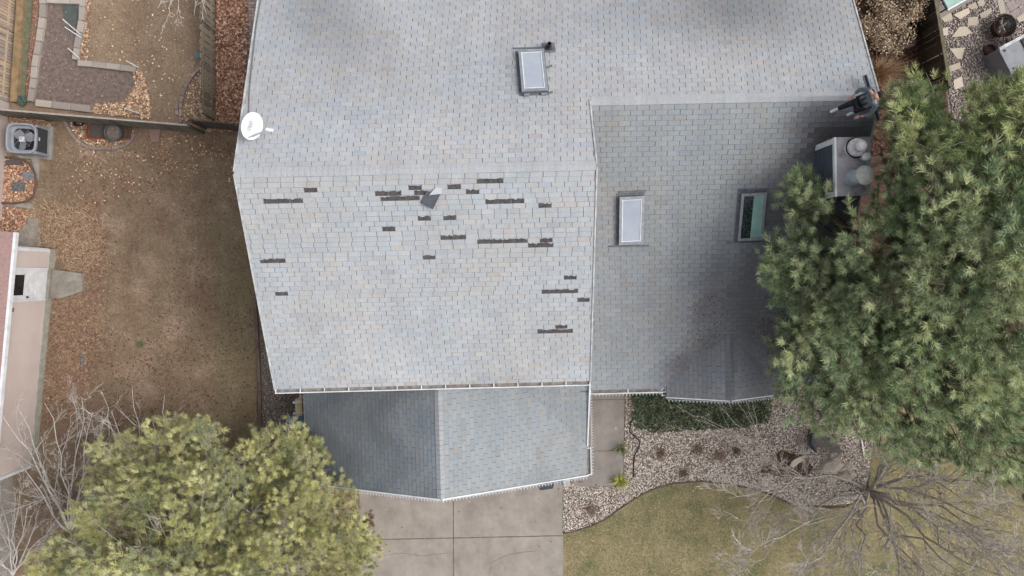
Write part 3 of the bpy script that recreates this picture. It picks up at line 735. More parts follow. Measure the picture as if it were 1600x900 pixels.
f2 = P(1353, 245, cz+.2)
b = MB(); b.lathe((f2.x, f2.y, cz), [(.055, 0), (.055, .18), (.105, .18), (.1, .25), (.05, .28), (.01, .285)], 16); b.build('small_flue', M['white_metal'], ch, smooth=True)
f3 = P(1332, 279, cz)
b = MB(); b.lathe((f3.x, f3.y, cz+.012), [(.22, 0), (.215, .05), (.2, .07), (.2, .16), (.18, .18), (.17, .5)], 28); fo = b.build('large_flue', M['galv'], ch, smooth=True)
b = MB(); b.lathe((f3.x, f3.y, cz+.56), [(.21, -.04), (.225, .0), (.21, .03), (.01, .05)], 28); b.build('rain_cap', mat('lichened_cap', C(168, 168, 164), C(140, 142, 134), 9, .7), fo, smooth=True)

# ------------------------------------------------------------------ satellite dish
dp = PG(401, 213, fB); de = empty('satellite_dish', dp, 'white oval satellite dish at the left edge of the roof ridge', 'satellite dish')
dc = P(394, 197, dp.z+.42); nrm = Vector((.74, -.26, .62)).normalized()
ax = Vector((.34, .94, 0)); ax = (ax-nrm*ax.dot(nrm)).normalized(); ay = nrm.cross(ax)
Rd = Matrix((ax, ay, nrm)).transposed()
b = MB(); prof = [(.001, -.045), (.1, -.040), (.2, -.022), (.28, .0), (.292, .004), (.292, -.012)]
nn = 36; vs = []; fs = []
for r, z in prof:
    for k in range(nn): a_ = 2*math.pi*k/nn; vs.append(dc+Rd @ Vector((r*1.1*math.cos(a_), r*.92*math.sin(a_), z)))
for i in range(len(prof)-1):
    for k in range(nn): fs.append((i*nn+k, i*nn+(k+1) % nn, (i+1)*nn+(k+1) % nn, (i+1)*nn+k))
b.add(vs, fs); b.build('reflector', M['white'], de, smooth=True)
b = MB(); b.tube([dp, dp+Vector((0, 0, .2)), dc-nrm*.05], .022, 8); b.build('mast', M['galv'], de)
b = MB(); b.box(dp+Vector((0, 0, .03)), (.16, .12, .02), RB); b.build('foot', M['white_metal'], de)
lnb = P(424, 203, dp.z+.40)
b = MB(); b.tube([dc-ax*.28+nrm*.0, lnb-Vector((.1, 0, 0))], .014, 6); b.tube([dc-ax*.22-ay*.1, lnb-Vector((.1, 0, 0))], .01, 6); b.build('feed_arm', M['galv'], de)
b = MB(); b.box(lnb-Vector((.04, 0, 0)), (.17, .07, .06), Matrix.Rotation(rad(-12), 3, 'Z')); b.build('receiver_horn', M['white'], de)
def text_obj(txt, size, M4, m, parent, name='lettering'):
    cu = bpy.data.curves.new('lettering', 'FONT'); cu.body = txt; cu.size = size; cu.align_x = 'CENTER'; cu.align_y = 'CENTER'; cu.extrude = .001
    t = bpy.data.objects.new('tmp', cu); col.objects.link(t); bpy.context.view_layer.update()
    me = bpy.data.meshes.new_from_object(t.evaluated_get(bpy.context.evaluated_depsgraph_get())); bpy.data.objects.remove(t); me.name = name
    return link(name, me, m, parent, True, M4)
text_obj('dish', .17, Matrix.Translation(dc-ax*.02+ay*.03+nrm*-.028) @ Matrix((-ax, -ay, nrm)).transposed().to_4x4(), M['ink'], de)
# cable on the rake
b = MB(); b.tube([PG(x, y, fB)+Vector((0, 0, .03)) for x, y in [(413, -60), (408, 0), (401, 40), (397, 75), (393, 110), (390, 145), (389, 185)]], .013, 6)
o = b.build('cable', M['flash']); tag(o, 'grey cable running along the left roof edge up to the dish', 'cable')

# ------------------------------------------------------------------ metal bar
ba, bb_ = P(1350, 118, Z2+.07), P(1371.5, 189, Z2+.07)
e = empty('metal_bar', ba, 'long dark grey bar lying across the ridge behind the person', 'bar')
b = MB(); b.beam(ba, bb_, .075, .02); b.build('flange', M['darkmetal'], e)
b = MB(); d_ = (bb_-ba).normalized(); s_ = Vector((d_.y, -d_.x, 0)); b.beam(ba-s_*.04+Vector((0, 0, .03)), bb_-s_*.04+Vector((0, 0, .03)), .012, .06); b.beam(ba+s_*.04+Vector((0, 0, .02)), bb_+s_*.04+Vector((0, 0, .02)), .012, .04); b.build('lip', M['grey_steel'], e)

# ------------------------------------------------------------------ person
def skinned(name, verts, edges, radii, m, parent, root=0, sub=2):
    me = bpy.data.meshes.new(name); me.from_pydata([tuple(v) for v in verts], edges, []); me.materials.append(m)
    o = link(name, me, None, parent)
    sk = o.modifiers.new('skin', 'SKIN'); sk.use_smooth_shade = True
    if not me.skin_vertices: me.attributes.new('dummy', 'FLOAT', 'POINT')
    for i, r in enumerate(radii):
        me.skin_vertices[0].data[i].radius = (r, r) if not hasattr(r, '__len__') else r
        me.skin_vertices[0].data[i].use_root = (i == root)
    ss = o.modifiers.new('sub', 'SUBSURF'); ss.levels = sub; ss.render_levels = sub
    return o
def skin_layer(verts):
    pass
zr = lambda x, y: fR(x, y)+.012 if y < Y2 else fB(x, y)+.012
pf1 = PG(1305, 172, fR); pf2 = PG(1331, 177, fR)
hipc = Vector(((pf1.x+pf2.x)/2+.03, (pf1.y+pf2.y)/2+.01, zr(0, pf1.y)+.90))
per = empty('person', ((pf1.x+pf2.x)/2, (pf1.y+pf2.y)/2, zr(0, pf1.y)), 'person in grey shirt and dark trousers standing on the roof ridge above the chimney', 'person')
fd = Vector((-.93, -.36, 0)); sdv = Vector((fd.y, -fd.x, 0))       # forward, and towards his right hand
sdv = Vector((-fd.y, fd.x, 0)) * -1
def bodyskin(name, chains, m, sub=2):
    vs = []; es = []; rs = []
    for ch_ in chains:
        idx = []
        for item in ch_:
            if isinstance(item, int): idx.append(item)
            else: vs.append(item[0]); rs.append(item[1]); idx.append(len(vs)-1)
        es += [(idx[i], idx[i+1]) for i in range(len(idx)-1)]
    me = bpy.data.meshes.new(name); me.from_pydata([tuple(v) for v in vs], es, []); me.materials.append(m)
    o = link(name, me, None, per)
    o.modifiers.new('skin', 'SKIN')
    me2 = o.data
    lay_ = me2.skin_vertices[0].data if len(me2.skin_vertices) else None
    if lay_ is None:
        bm = bmesh.new(); bm.from_mesh(me2); bm.verts.layers.skin.verify(); bm.to_mesh(me2); bm.free(); lay_ = me2.skin_vertices[0].data
    for i, r in enumerate(rs):
        lay_[i].radius = (r, r) if not hasattr(r, '__len__') else r; lay_[i].use_root = (i == 0)
    o.modifiers['skin'].use_smooth_shade = True
    ss = o.modifiers.new('sub', 'SUBSURF'); ss.levels = sub; ss.render_levels = sub
    return o
U = Vector((0, 0, 1))
chest = hipc+U*.34+fd*.03; neck = hipc+U*.55+fd*.06; head = hipc+U*.72+fd*.12
shR = neck-U*.07+sdv*.19; shL = neck-U*.07-sdv*.19
haA = P(1332, 150, hipc.z+.10); haB = P(1344, 182, hipc.z+.05)
if (haA-shR).length+(haB-shL).length > (haB-shR).length+(haA-shL).length: haA, haB = haB, haA
def elbow(s, h, side): return (s+h)/2-U*.07+side*.09-fd*.05
elR, elL = elbow(shR, haA, sdv), elbow(shL, haB, -sdv)
hpR, hpL = hipc+sdv*.09, hipc-sdv*.09
fA, fB_ = (pf1, pf2)
if (fA-hpR).length+(fB_-hpL).length > (fB_-hpR).length+(fA-hpL).length: fA, fB_ = fB_, fA
anR, anL = Vector((fA.x, fA.y, zr(fA.x, fA.y)+.09))-fd*.03, Vector((fB_.x, fB_.y, zr(fB_.x, fB_.y)+.09))-fd*.03
knR, knL = (hpR+anR)/2+fd*.07, (hpL+anL)/2+fd*.07
# continuous body (under the clothes)
bodyskin('body', [[(hipc, .09), (chest, .09), (neck-U*.03, .05), (neck+U*.05, .052), (head-U*.04, .07), (head+U*.05, .088), (head+U*.10, .06)],
                  [2, (shR, .04), (elR, .034), (haA+U*.0, .024)], [2, (shL, .04), (elL, .034), (haB, .024)],
                  [0, (hpR, .08), (knR, .055), (anR, .035)], [0, (hpL, .08), (knL, .055), (anL, .035)]], M['skin'])
bodyskin('shirt', [[(hipc-U*.06, (.15, .12)), (hipc+U*.16, (.15, .125)), (chest+U*.03, (.18, .14)), (neck-U*.05, (.10, .09))],
                   [2, (shR+U*.005, .064), (shR*.35+elR*.65, .055), (elR, .05), (elR*.35+haA*.65, .04)], [2, (shL+U*.005, .064), (shL*.35+elL*.65, .055), (elL, .05), (elL*.35+haB*.65, .04)]], M['shirt'])
bodyskin('trousers', [[(hipc, .135), (hpR-U*.08, .095), (knR, .072), (anR+U*.02, .055)], [0, (hpL-U*.08, .095), (knL, .072), (anL+U*.02, .055)]], M['jeans'])
for nm, an in (('shoe', anR), ('shoe', anL)):
    b_ = bodyskin(nm, [[(an-U*.045-fd*.05, .045), (an-U*.05+fd*.06, (.045, .045)), (an-U*.06+fd*.15, (.045, .035)), (an-U*.065+fd*.20, (.035, .025))]], M['shoe'])
hr = bodyskin('hair', [[(head+U*.115-fd*.0, (.075, .075)), (head+U*.07-fd*.055, (.085, .085)), (head-U*.01-fd*.075, (.06, .06))]], M['hair'])
b = MB()
ff = head+fd*.085
b.tube([ff+U*.035, ff+fd*.02+U*.005, ff+fd*.005-U*.005], [.008, .014, .008], 6); b.build('nose', M['skin'], per)
for s in (-1, 1):
    b = MB(); b.lathe(head+sdv*s*.085+U*.02, [(.003, -.03), (.018, -.02), (.02, .01), (.008, .03)], 8); b.build('ear', M['skin'], per, smooth=True)
    b = MB(); b.lathe(ff+sdv*s*.03+U*.04-fd*.012, [(.003, -.01), (.01, 0), (.003, .01)], 8); b.build('eye', M['black'], per)
b = MB(); b.beam(ff-sdv*.022-U*.035, ff+sdv*.022-U*.035, .008, .008); b.build('mouth', mat('lips', C(160, 92, 88)), per)
def hand(h, el, side):
    d = (h-el).normalized(); s2 = d.cross(U).normalized(); nz = s2.cross(d)
    ch_ = [[(h-d*.01, (.026, .02)), (h+d*.04, (.036, .018)), (h+d*.07, (.036, .015))]]
    for k, (o_, L) in enumerate([(-.028, .062), (-.009, .072), (.010, .068), (.028, .052)]):
        ch_.append([2, (h+d*.085+s2*o_, .009), (h+d*(.085+L*.5)+s2*o_*1.1-nz*.008, .008), (h+d*(.085+L*.85)+s2*o_*1.1-nz*.03, .007)])
    ch_.append([0, (h+d*.03+s2*side*.035-nz*.01, .011), (h+d*.06+s2*side*.055-nz*.025, .009)])
    bodyskin('hand', ch_, M['skin'], 1)
hand(haA, elR, -1); hand(haB, elL, 1)
# what he holds / wears
cc = hipc+fd*.27+U*.12
b = MB(); b.box(cc, (.14, .22, .05), Matrix((fd, sdv, U)).transposed()); b.box(cc+fd*.05+U*.06, (.02, .17, .1), Matrix((fd, sdv, U)).transposed())
e = empty('remote_controller', cc, 'black controller held at the waist by the person on the roof', 'controller')
b.build('case', M['black'], e)
b = MB()
for s in (-1, 1): b.tube([cc+sdv*s*.08+U*.02, cc+sdv*s*.08+U*.06], .012, 8); b.tube([cc+sdv*s*.09+fd*.06, cc+sdv*s*.11+fd*.16], .008, 6)
b.build('stick', M['darkmetal'], e)
b = MB(); b.tube([neck+sdv*.07-U*.02, chest+fd*.14+sdv*.06, cc-fd*.05+sdv*.06], .014, 6); b.tube([neck-sdv*.07-U*.02, chest+fd*.14-sdv*.06, cc-fd*.05-sdv*.06], .014, 6); b.build('neck_strap', M['black'], e)
b = MB(); b.box(hipc+fd*.17-U*.02, (.12, .26, .13), Matrix((fd, sdv, U)).transposed()); o = b.build('waist_bag', M['black']); tag(o, 'small black bag worn at the front of the person\'s hips', 'bag')

# ------------------------------------------------------------------ small fixtures on the house
lp = P(852, 759, 2.45)
e = empty('eave_floodlight', lp, 'dark fixture poking out from under the garage roof edge', 'light fixture')
b = MB(); b.prism([(lp.x-.27, lp.y+.09), (lp.x+.29, lp.y+.12), (lp.x+.22, lp.y-.08), (lp.x-.16, lp.y-.12)], 2.38, 2.5); b.build('housing', M['darkmetal'], e)
b = MB(); b.beam((lp.x-.16, lp.y+.04, 2.515), (lp.x+.18, lp.y+.06, 2.515), .05, .02); b.beam((lp.x-.2, lp.y-.02, 2.51), (lp.x+.2, lp.y-.0, 2.51), .012, .02); b.build('bracket', M['flash'], e)
mp = P(468, 636, 1.6)
e = empty('utility_box', (mp.x, mp.y, 0), 'beige utility meter box on the garage side wall below the gutter', 'utility box')
b = MB(); b.box((mp.x, mp.y, 1.35), (.2, .52, .7)); b.build('box_body', M['beige'], e)
for s in (-.17, .17):
    b = MB(); b.box((mp.x, mp.y+s, 1.72), (.26, .03, .04)); b.box((mp.x-.13, mp.y+s, 1.72), (.05, .06, .06)); b.build('clamp', M['white'], e)
b = MB(); b.tube([(mp.x+.04, mp.y+.25, 1.6), (mp.x+.04, mp.y+.8, 1.7)], .022, 8); b.build('conduit', M['white'], e)
bn = P(462, 659, .9); b = MB(); b.prism([(bn.x-.24, bn.y-.2), (bn.x+.2, bn.y-.2), (bn.x+.2, bn.y+.16), (bn.x-.24, bn.y+.16)], 0, .85); o_ = empty('bin', (bn.x, bn.y, 0), 'faded blue bin by the garage wall, half hidden by the yellow-green tree', 'bin'); b.build('bin_body', M['blue'], o_)
b = MB(); b.prism([(bn.x-.27, bn.y-.23), (bn.x+.23, bn.y-.23), (bn.x+.23, bn.y+.19), (bn.x-.27, bn.y+.19)], .85, .9); b.build('lid', M['blue'], o_)
# timber edging beside the side gravel
b = MB(); pts = [P(x, y, .06) for x, y in [(398, 460), (402, 520), (406, 600), (407, 660), (404, 720), (402, 800)]]
for p, q in zip(pts, pts[1:]): b.beam(p, q, .09, .12)
o = b.build('timber_edging', mat('dark_timber', C(98, 82, 78), C(120, 104, 98), 5, .95)); tag(o, 'low dark timber edging between side lawn and gravel strip', 'edging')

# ------------------------------------------------------------------ neighbour's house at the left
A0 = P(88, 390, 0); A1 = P(57, 728, 0); wd_ = (A1-A0); WL = wd_.length; wd_.normalize(); wo = Vector((-wd_.y, wd_.x, 0)); wo = wo if wo.x > 0 else -wo
nh = empty('neighbour_house', A0, 'cream sided neighbour house with white door at the left edge', 'house')
def nb(s, o, z): return A0+wd_*s+wo*o+Vector((0, 0, z))
def nbox(mb, s0, s1, o0, o1, z0, z1, tint=(1, 1, 1)):
    mb.box(nb((s0+s1)/2, (o0+o1)/2, (z0+z1)/2), (s1-s0, abs(o1-o0), z1-z0), Matrix((wd_, wo, Vector((0, 0, 1)))).transposed() if wd_.cross(wo).z > 0 else Matrix((wd_, -wo, Vector((0, 0, 1)))).transposed(), tint)
b = MB(); nbox(b, 0, WL, -6, -.0, -.1, .3); b.build('foundation', M['found'], nh)
b = MB(); nbox(b, .0, WL, -6, -.05, .3, 2.45); b.build('wall', M['siding'], nh)
dy0, dy1 = (P(81, 421.5, 0)-A0).dot(wd_), (P(77, 465.5, 0)-A0).dot(wd_)
sid = MB()
for i in range(21):
    z = .3+i*.1025
    for (s0, s1) in ((.1, dy0-.06), (dy1+.06, WL-.1)):
        a, c = nb(s0, -.045, z), nb(s1, -.045, z); up = Vector((0, 0, .102))
        sid.add([a+wo*.016, c+wo*.016, c+up, a+up, a, c], [(0, 1, 2, 3), (4, 5, 1, 0)])
sid.build('siding_courses', M['siding'], nh, kind='stuff')
for s in (.05, WL-.05):
    b = MB(); nbox(b, s-.05, s+.05, -.06, -.012, .3, 2.45); b.build('corner_board', M['white'], nh)
# end wall seen on edge above, downspout-like white trim
b = MB(); nbox(b, -.02, .0, -3, -.06, .3, 2.5); b.build('end_trim', M['white'], nh)
dfr = MB()
for s in (dy0-.03, dy1+.03): nbox(dfr, s-.035, s+.035, -.05, .01, .3, 2.42)
nbox(dfr, dy0, dy1, -.05, .01, 2.36, 2.42); dfr.build('door_frame', M['white'], nh)
dr_ = MB(); nbox(dr_, dy0+.005, dy1-.005, -.05, -.01, .33, 2.36); dr = dr_.build('door', M['white'], nh)
b = MB(); nbox(b, dy0+.16, dy1-.14, -.012, -.004, 1.42, 2.22); b.build('window', M['black_glass'], dr)
b = MB()
for zz in (1.38, 2.24): nbox(b, dy0+.12, dy1-.1, -.014, .002, zz, zz+.035)
for ss in (dy0+.12, dy1-.135): nbox(b, ss, ss+.035, -.014, .002, 1.38, 2.27)
b.build('window_frame', M['white'], dr)
for zz in (.5, .95):
    b = MB(); nbox(b, dy0+.16, dy0+.42, -.012, -.003, zz, zz+.36); nbox(b, dy1-.42, dy1-.16, -.012, -.003, zz, zz+.36); b.build('panel', M['white'], dr)
b = MB(); nbox(b, dy1-.10, dy1-.05, -.01, .05, 1.22, 1.27); b.build('handle', M['black'], dr)
b = MB(); nbox(b, dy0-.05, dy1+.05, -.05, .08, .24, .325); b.build('threshold', M['padc'], nh)
lf = (P(12, 484, 2.1)-A0).dot(wd_); b = MB(); nbox(b, lf-.06, lf+.06, -.03, .12, 1.95, 2.1); b.build('wall_lamp', mat('bronze_lamp', C(110, 100, 92), rough=.5), nh)
# eave
b = MB(); nbox(b, -.45, WL+.4, .22, .38, 2.42, 2.55); gt = b.build('gutter', M['white'], nh)
b = MB(); nbox(b, -.42, WL+.37, -.1, .30, 2.41, 2.44); b.build('soffit', M['white'], nh)
b = MB(); q = [nb(-.45, .30, 2.56), nb(WL+.4, .30, 2.56), nb(WL+.4, -4, 4.2), nb(-.45, -4, 4.2)]; b.slab(q, .1); b.build('roof', M['nroof'], nh)
# upper neighbour wall (main body of that house)
B0 = P(15, 150, 0); B1 = P(4, 345, 0); bd = (B1-B0).normalized(); bo = Vector((-bd.y, bd.x, 0)); bo = bo if bo.x > 0 else -bo
b = MB(); cpt = (B0+B1)/2-bo*2; b.box((cpt.x, cpt.y, 1.4), ((B1-B0).length, 4, 2.8), Matrix((bd, bo if bd.cross(bo).z > 0 else -bo, U)).transposed()); b.build('rear_wall', M['siding'], nh)
# steps and pads
b = MB(); pts = [P(x, y, .14) for x, y in [(80, 421), (127, 427), (129, 455), (96, 466), (79, 465)]]; b.prism([(p.x, p.y) for p in pts], 0, .14); o = b.build('door_step', M['padc']); tag(o, 'grey concrete step in front of the white door', 'step')
b = MB(); pts = [P(x, y, .05) for x, y in [(22, 372), (36, 352), (44, 338), (60, 342), (64, 384), (20, 386)]]; b.prism([(p.x, p.y) for p in pts], 0, .05); o = b.build('concrete_slab', M['padc']); tag(o, 'rounded concrete slab at the corner of the cream house', 'slab')
b = MB(); pts = [P(x, y, .05) for x, y in [(4, 318), (52, 326), (56, 245), (62, 240), (62, 322), (52, 330)]]
b.prism([(p.x, p.y) for p in [P(x, y, .05) for x, y in [(3, 314), (52, 318), (52, 327), (3, 319)]]], 0, .05); b.prism([(p.x, p.y) for p in [P(x, y, .05) for x, y in [(48, 246), (62, 247), (60, 285), (55, 270)]]], 0, .05)
o = b.build('concrete_kerb', M['padc']); tag(o, 'thin concrete kerb around the leaf filled window well', 'kerb')
# window well
e = empty('window_well', P(28, 285, 0), 'rounded rusty window well full of leaves below the air conditioner', 'window well')
WELL = [(8, 246), (30, 248), (46, 256), (55, 272), (56, 290), (52, 306), (40, 315), (20, 318), (3, 317)]
b = MB(); rim = [P(x, y, .1) for x, y in WELL]; b.tube(rim, .035, 6); b.build('rim', mat('rusty_steel', C(92, 74, 66), C(112, 92, 82), 8, .9), e)
b = MB(); pts = [P(x, y, .02) for x, y in WELL]; b.prism([(p.x, p.y) for p in pts], .0, .02); b.build('well_floor', M['mulch'], e)
for gx0, gy0, gx1, gy1 in ((19, 285, 38, 298), (36, 269, 53, 281)):
    b = MB(); n1 = 6
    for i in range(n1+1):
        xx = gx0+(gx1-gx0)*i/n1; b.beam(P(xx, gy0, .1), P(xx, gy1, .1), .02, .02)
        yy = gy0+(gy1-gy0)*i/n1; b.beam(P(gx0, yy, .115), P(gx1, yy, .115), .02, .012)
    b.build('grate', M['grey_steel'] if gx0 > 30 else M['flash'], e)
b = MB(); p = P(24, 254, .06); b.box((p.x, p.y, .1), (.5, .16, .1)); o = b.build('vent_box', mat('grey_brown_plastic', C(92, 82, 80), rough=.8), e)

# ------------------------------------------------------------------ air conditioner
az = .78; at = [P(x, y, az) for x, y in [(10, 193), (57, 192), (55, 240), (8, 238)]]
ac = sum(at, Vector())/4; AW = .96; AH = .94; aR = Matrix.Rotation(rad(-4), 3, 'Z')
e = empty('air_conditioner', (ac.x, ac.y, 0), 'grey air conditioner unit with fan on top beside the neighbour wall', 'air conditioner')
def ab(mb, x, y, z, sx, sy, sz, R=None): mb.box(Vector((ac.x, ac.y, 0))+aR @ Vector((x, y, z)), (sx, sy, sz), aR @ R if R else aR)
b = MB(); ab(b, 0, 0, .04, 1.1, 1.1, .08); b.build('pad', M['padc'], e)
b = MB()
for sx, sy in ((-1, -1), (1, -1), (-1, 1), (1, 1)): ab(b, sx*(AW/2-.05), sy*(AH/2-.05), .4, .07, .07, .64)
ab(b, 0, 0, .12, AW-.02, AH-.02, .08)
ab(b, 0, -AH/2+.02, .4, AW-.1, .03, .6); ab(b, -AW/2+.02, 0, .4, .03, AH-.1, .6); b.build('cabinet', M['galv'], e)
b = MB()
for i in range(12): ab(b, AW/2-.03, 0, .19+i*.044, .02, AH-.14, .03, Matrix.Rotation(rad(30), 3, 'Y'))
ab(b, AW/2-.06, 0, .42, .02, AH-.12, .56); b.build('louvre', M['black'], e)
b = MB(); ab(b, AW/2+.0, .02, .62, .012, .1, .05); b.build('badge', M['white'], e)
b = MB(); n1 = 32; vs = []; fs = []
def sq(r, k, p=4.5): a_ = 2*math.pi*k/n1; c_, s_ = math.cos(a_), math.sin(a_); d = (abs(c_)**p+abs(s_)**p)**(-1/p); return Vector((r*c_*d, r*s_*d, 0))
for r, z in ((AW/2, az-.08), (AW/2, az), (AW/2-.025, az+.01), (AW/2-.055, az), (AW/2-.06, az-.16), (.34, az-.18)):
    for k in range(n1): vs.append(Vector((ac.x, ac.y, z))+aR @ sq(r, k))
for i in range(5):
    for k in range(n1): fs.append((i*n1+k, i*n1+(k+1) % n1, (i+1)*n1+(k+1) % n1, (i+1)*n1+k))
b.add(vs, fs); b.build('top_ring', mat('grey_plastic_ring', C(158, 162, 170), C(140, 144, 152), 5, .5), e)
b = MB(); b.lathe((ac.x, ac.y, az-.24), [(.37, .0), (.36, .01), (.0, .01)], 24); b.build('fan_well', M['black'], e)
for k in range(3):
    a_ = rad(20+120*k); R = aR @ Matrix.Rotation(a_, 3, 'Z') @ Matrix.Rotation(rad(18), 3, 'X')
    b = MB(); q = [(.04, -.09), (.16, -.14), (.33, -.13), (.36, .02), (.3, .14), (.14, .13), (.04, .08)]
    vs = [Vector((ac.x, ac.y, az-.15))+R @ Vector((x, y, 0)) for x, y in q]; b.add(vs, [tuple(range(len(q)))]); b.add([v-Vector((0, 0, .006)) for v in vs], [tuple(range(len(q)-1, -1, -1))]); b.build('fan_blade', M['grey_steel'], e)
b = MB(); ab(b, -.02, -.02, az-.09, .16, .16, .05); b.build('hub', M['white'], e)
b = MB()
for r in (.12, .19, .26, .33):
    pts = [Vector((ac.x, ac.y, az-.01))+Vector((r*math.cos(t_*math.pi/12), r*math.sin(t_*math.pi/12), 0)) for t_ in range(25)]; b.tube(pts, .0035, 4)
for k in range(4):
    a_ = k*math.pi/4; d_ = Vector((math.cos(a_), math.sin(a_), 0)); b.tube([Vector((ac.x, ac.y, az-.005))-d_*.4, Vector((ac.x, ac.y, az-.005))+d_*.4], .004, 4)
b.build('fan_guard', M['grey_steel'], e)

# ------------------------------------------------------------------ fences
WC = [C(150, 136, 120), C(138, 128, 116), C(160, 146, 128), C(128, 120, 104), C(146, 140, 126)]
def picket_mesh(h, wdt, c, dog=True):
    b = MB(); t = .018
    q = [(-wdt/2, 0), (wdt/2, 0), (wdt/2, h-.03), (wdt/2-.03, h), (-wdt/2+.03, h), (-wdt/2, h-.03)]
    vs = [(x, -t/2, z) for x, z in q]+[(x, t/2, z) for x, z in q]; n = 6
    b.add(vs, [tuple(range(n)), tuple(range(2*n-1, n-1, -1))]+[(i, n+i, n+(i+1) % n, (i+1) % n) for i in range(n)], c)
    me = b.mesh('picket', True); me.materials.append(M['wood']); return me
def fence(p, q, h, label, step=.15, wdt=.14, cols=WC, alt=0.0, posts=2.4, lean=0, rail_h=(.3, -.2), jit=.008, railmat=None):
    p = Vector((p.x, p.y, 0)); q = Vector((q.x, q.y, 0)); d = q-p; L = d.length; d.normalize(); nrm_ = Vector((-d.y, d.x, 0))
    e = empty('fence', p, label, 'fence')
    mes = [picket_mesh(h, wdt, c) for c in cols]
    k = int(L/step)
    for i in range(k+1):
        o = p+d*(i*step)+nrm_*((alt if i % 2 else -alt)+random.uniform(-.003, .003))
        R = Matrix((d, nrm_, U)).transposed().to_4x4() @ Matrix.Rotation(random.uniform(-.02, .02), 4, 'Y')
        link('picket', random.choice(mes), None, e, True, Matrix.Translation(o+Vector((0, 0, random.uniform(-.01, .01)))) @ R)
    for zz in rail_h:
        z = zz if zz > 0 else h+zz
        b = MB(); b.beam(p+U*z, q+U*z, .035, .08, tint=cols[0]); b.build('rail', M['wood'], e, tint=True)
    m_ = max(1, round(L/posts))
    for i in range(m_+1):
        c = p+d*(L*i/m_); b = MB(); b.box((c.x, c.y, (h-.05)/2), (.09, .09, h-.05), tint=cols[-1]); b.build('post', M['wood'], e, tint=True)
    return e
GRN = [C(118, 112, 98), C(104, 100, 88), C(128, 120, 104), C(98, 96, 84)]
# fence between lawn and the leaf strip
fence(P(336, -90, 0), P(336, 186, 0), 1.15, 'grey picket fence with open gaps beside the leaf covered strip', step=.225, wdt=.172, cols=WC)
# cross fence
cf0, cf1 = P(-40, 178, 0), P(318, 208, 0)
fence(cf0, cf1, 1.2, 'dark slatted fence crossing from the cream house to the picket fence corner', step=.105, wdt=.085, cols=GRN, posts=2.4)
b = MB(); b.beam(cf0+U*1.23, cf1+U*1.23, .05, .03); o = b.build('top_cap', mat('pale_cap', C(176, 168, 160), C(150, 142, 134), 6, .9)); o.parent = bpy.data.objects['fence.001']; o.matrix_basis = world_of(bpy.data.objects['fence.001']).inverted()
fence(P(322, 200, 0), P(390, 207, 0), 1.25, 'dark gate panel between the picket fence corner and the house', step=.12, wdt=.115, cols=[C(82, 76, 68), C(74, 70, 62), C(92, 84, 76)], posts=1.4)
# left fence
fence(P(30, -60, 0), P(14, 158, 0), 1.5, 'tall pale wooden fence at the top left corner with dark gaps', step=.1, wdt=.084, cols=[C(186, 166, 142), C(172, 152, 136), C(160, 146, 136)], posts=2.2)
b = MB(); b.beam(P(39, -60, .12), P(24, 160, .12), .22, .22); o = b.build('ochre_beam', M['ochre']); tag(o, 'ochre timber beam lying along the foot of the tall left fence', 'beam')
b = MB(); b.beam(P(50, -60, .05), P(33, 158, .05), .26, .1); o = b.build('mossy_board', M['moss']); tag(o, 'mossy green board between the ochre beam and the stone border', 'board')
# right side fence
DK = [C(74, 66, 54), C(64, 58, 48), C(84, 74, 60), C(58, 52, 44)]
r0, r1 = P(1408, -80, 0), P(1447, 150, 0)
fence(r0, r1, 1.25, 'dark stained fence at the top right between shrub bed and patio', step=.19, wdt=.182, cols=DK, posts=2.2)
b = MB(); b.beam(r0+U*1.27, r1+U*1.27, .11, .03); o = b.build('top_cap', mat('olive_cap', C(116, 108, 88), C(92, 86, 70), 6, .92)); fx = bpy.data.objects['fence.004']; o.parent = fx; o.matrix_basis = world_of(fx).inverted()
# timber box corner by the shrub
b = MB(); b.beam(P(1406, 12, .35), P(1424, 70, .35), .10, .35); b.beam(P(1424, 72, .35), P(1388, 80, .35), .10, .35); o = b.build('timber_planter_edge', mat('grey_timber', C(104, 92, 82), C(84, 74, 66), 6, .95)); tag(o, 'L shaped timber retaining edge left of the dark fence', 'edging')

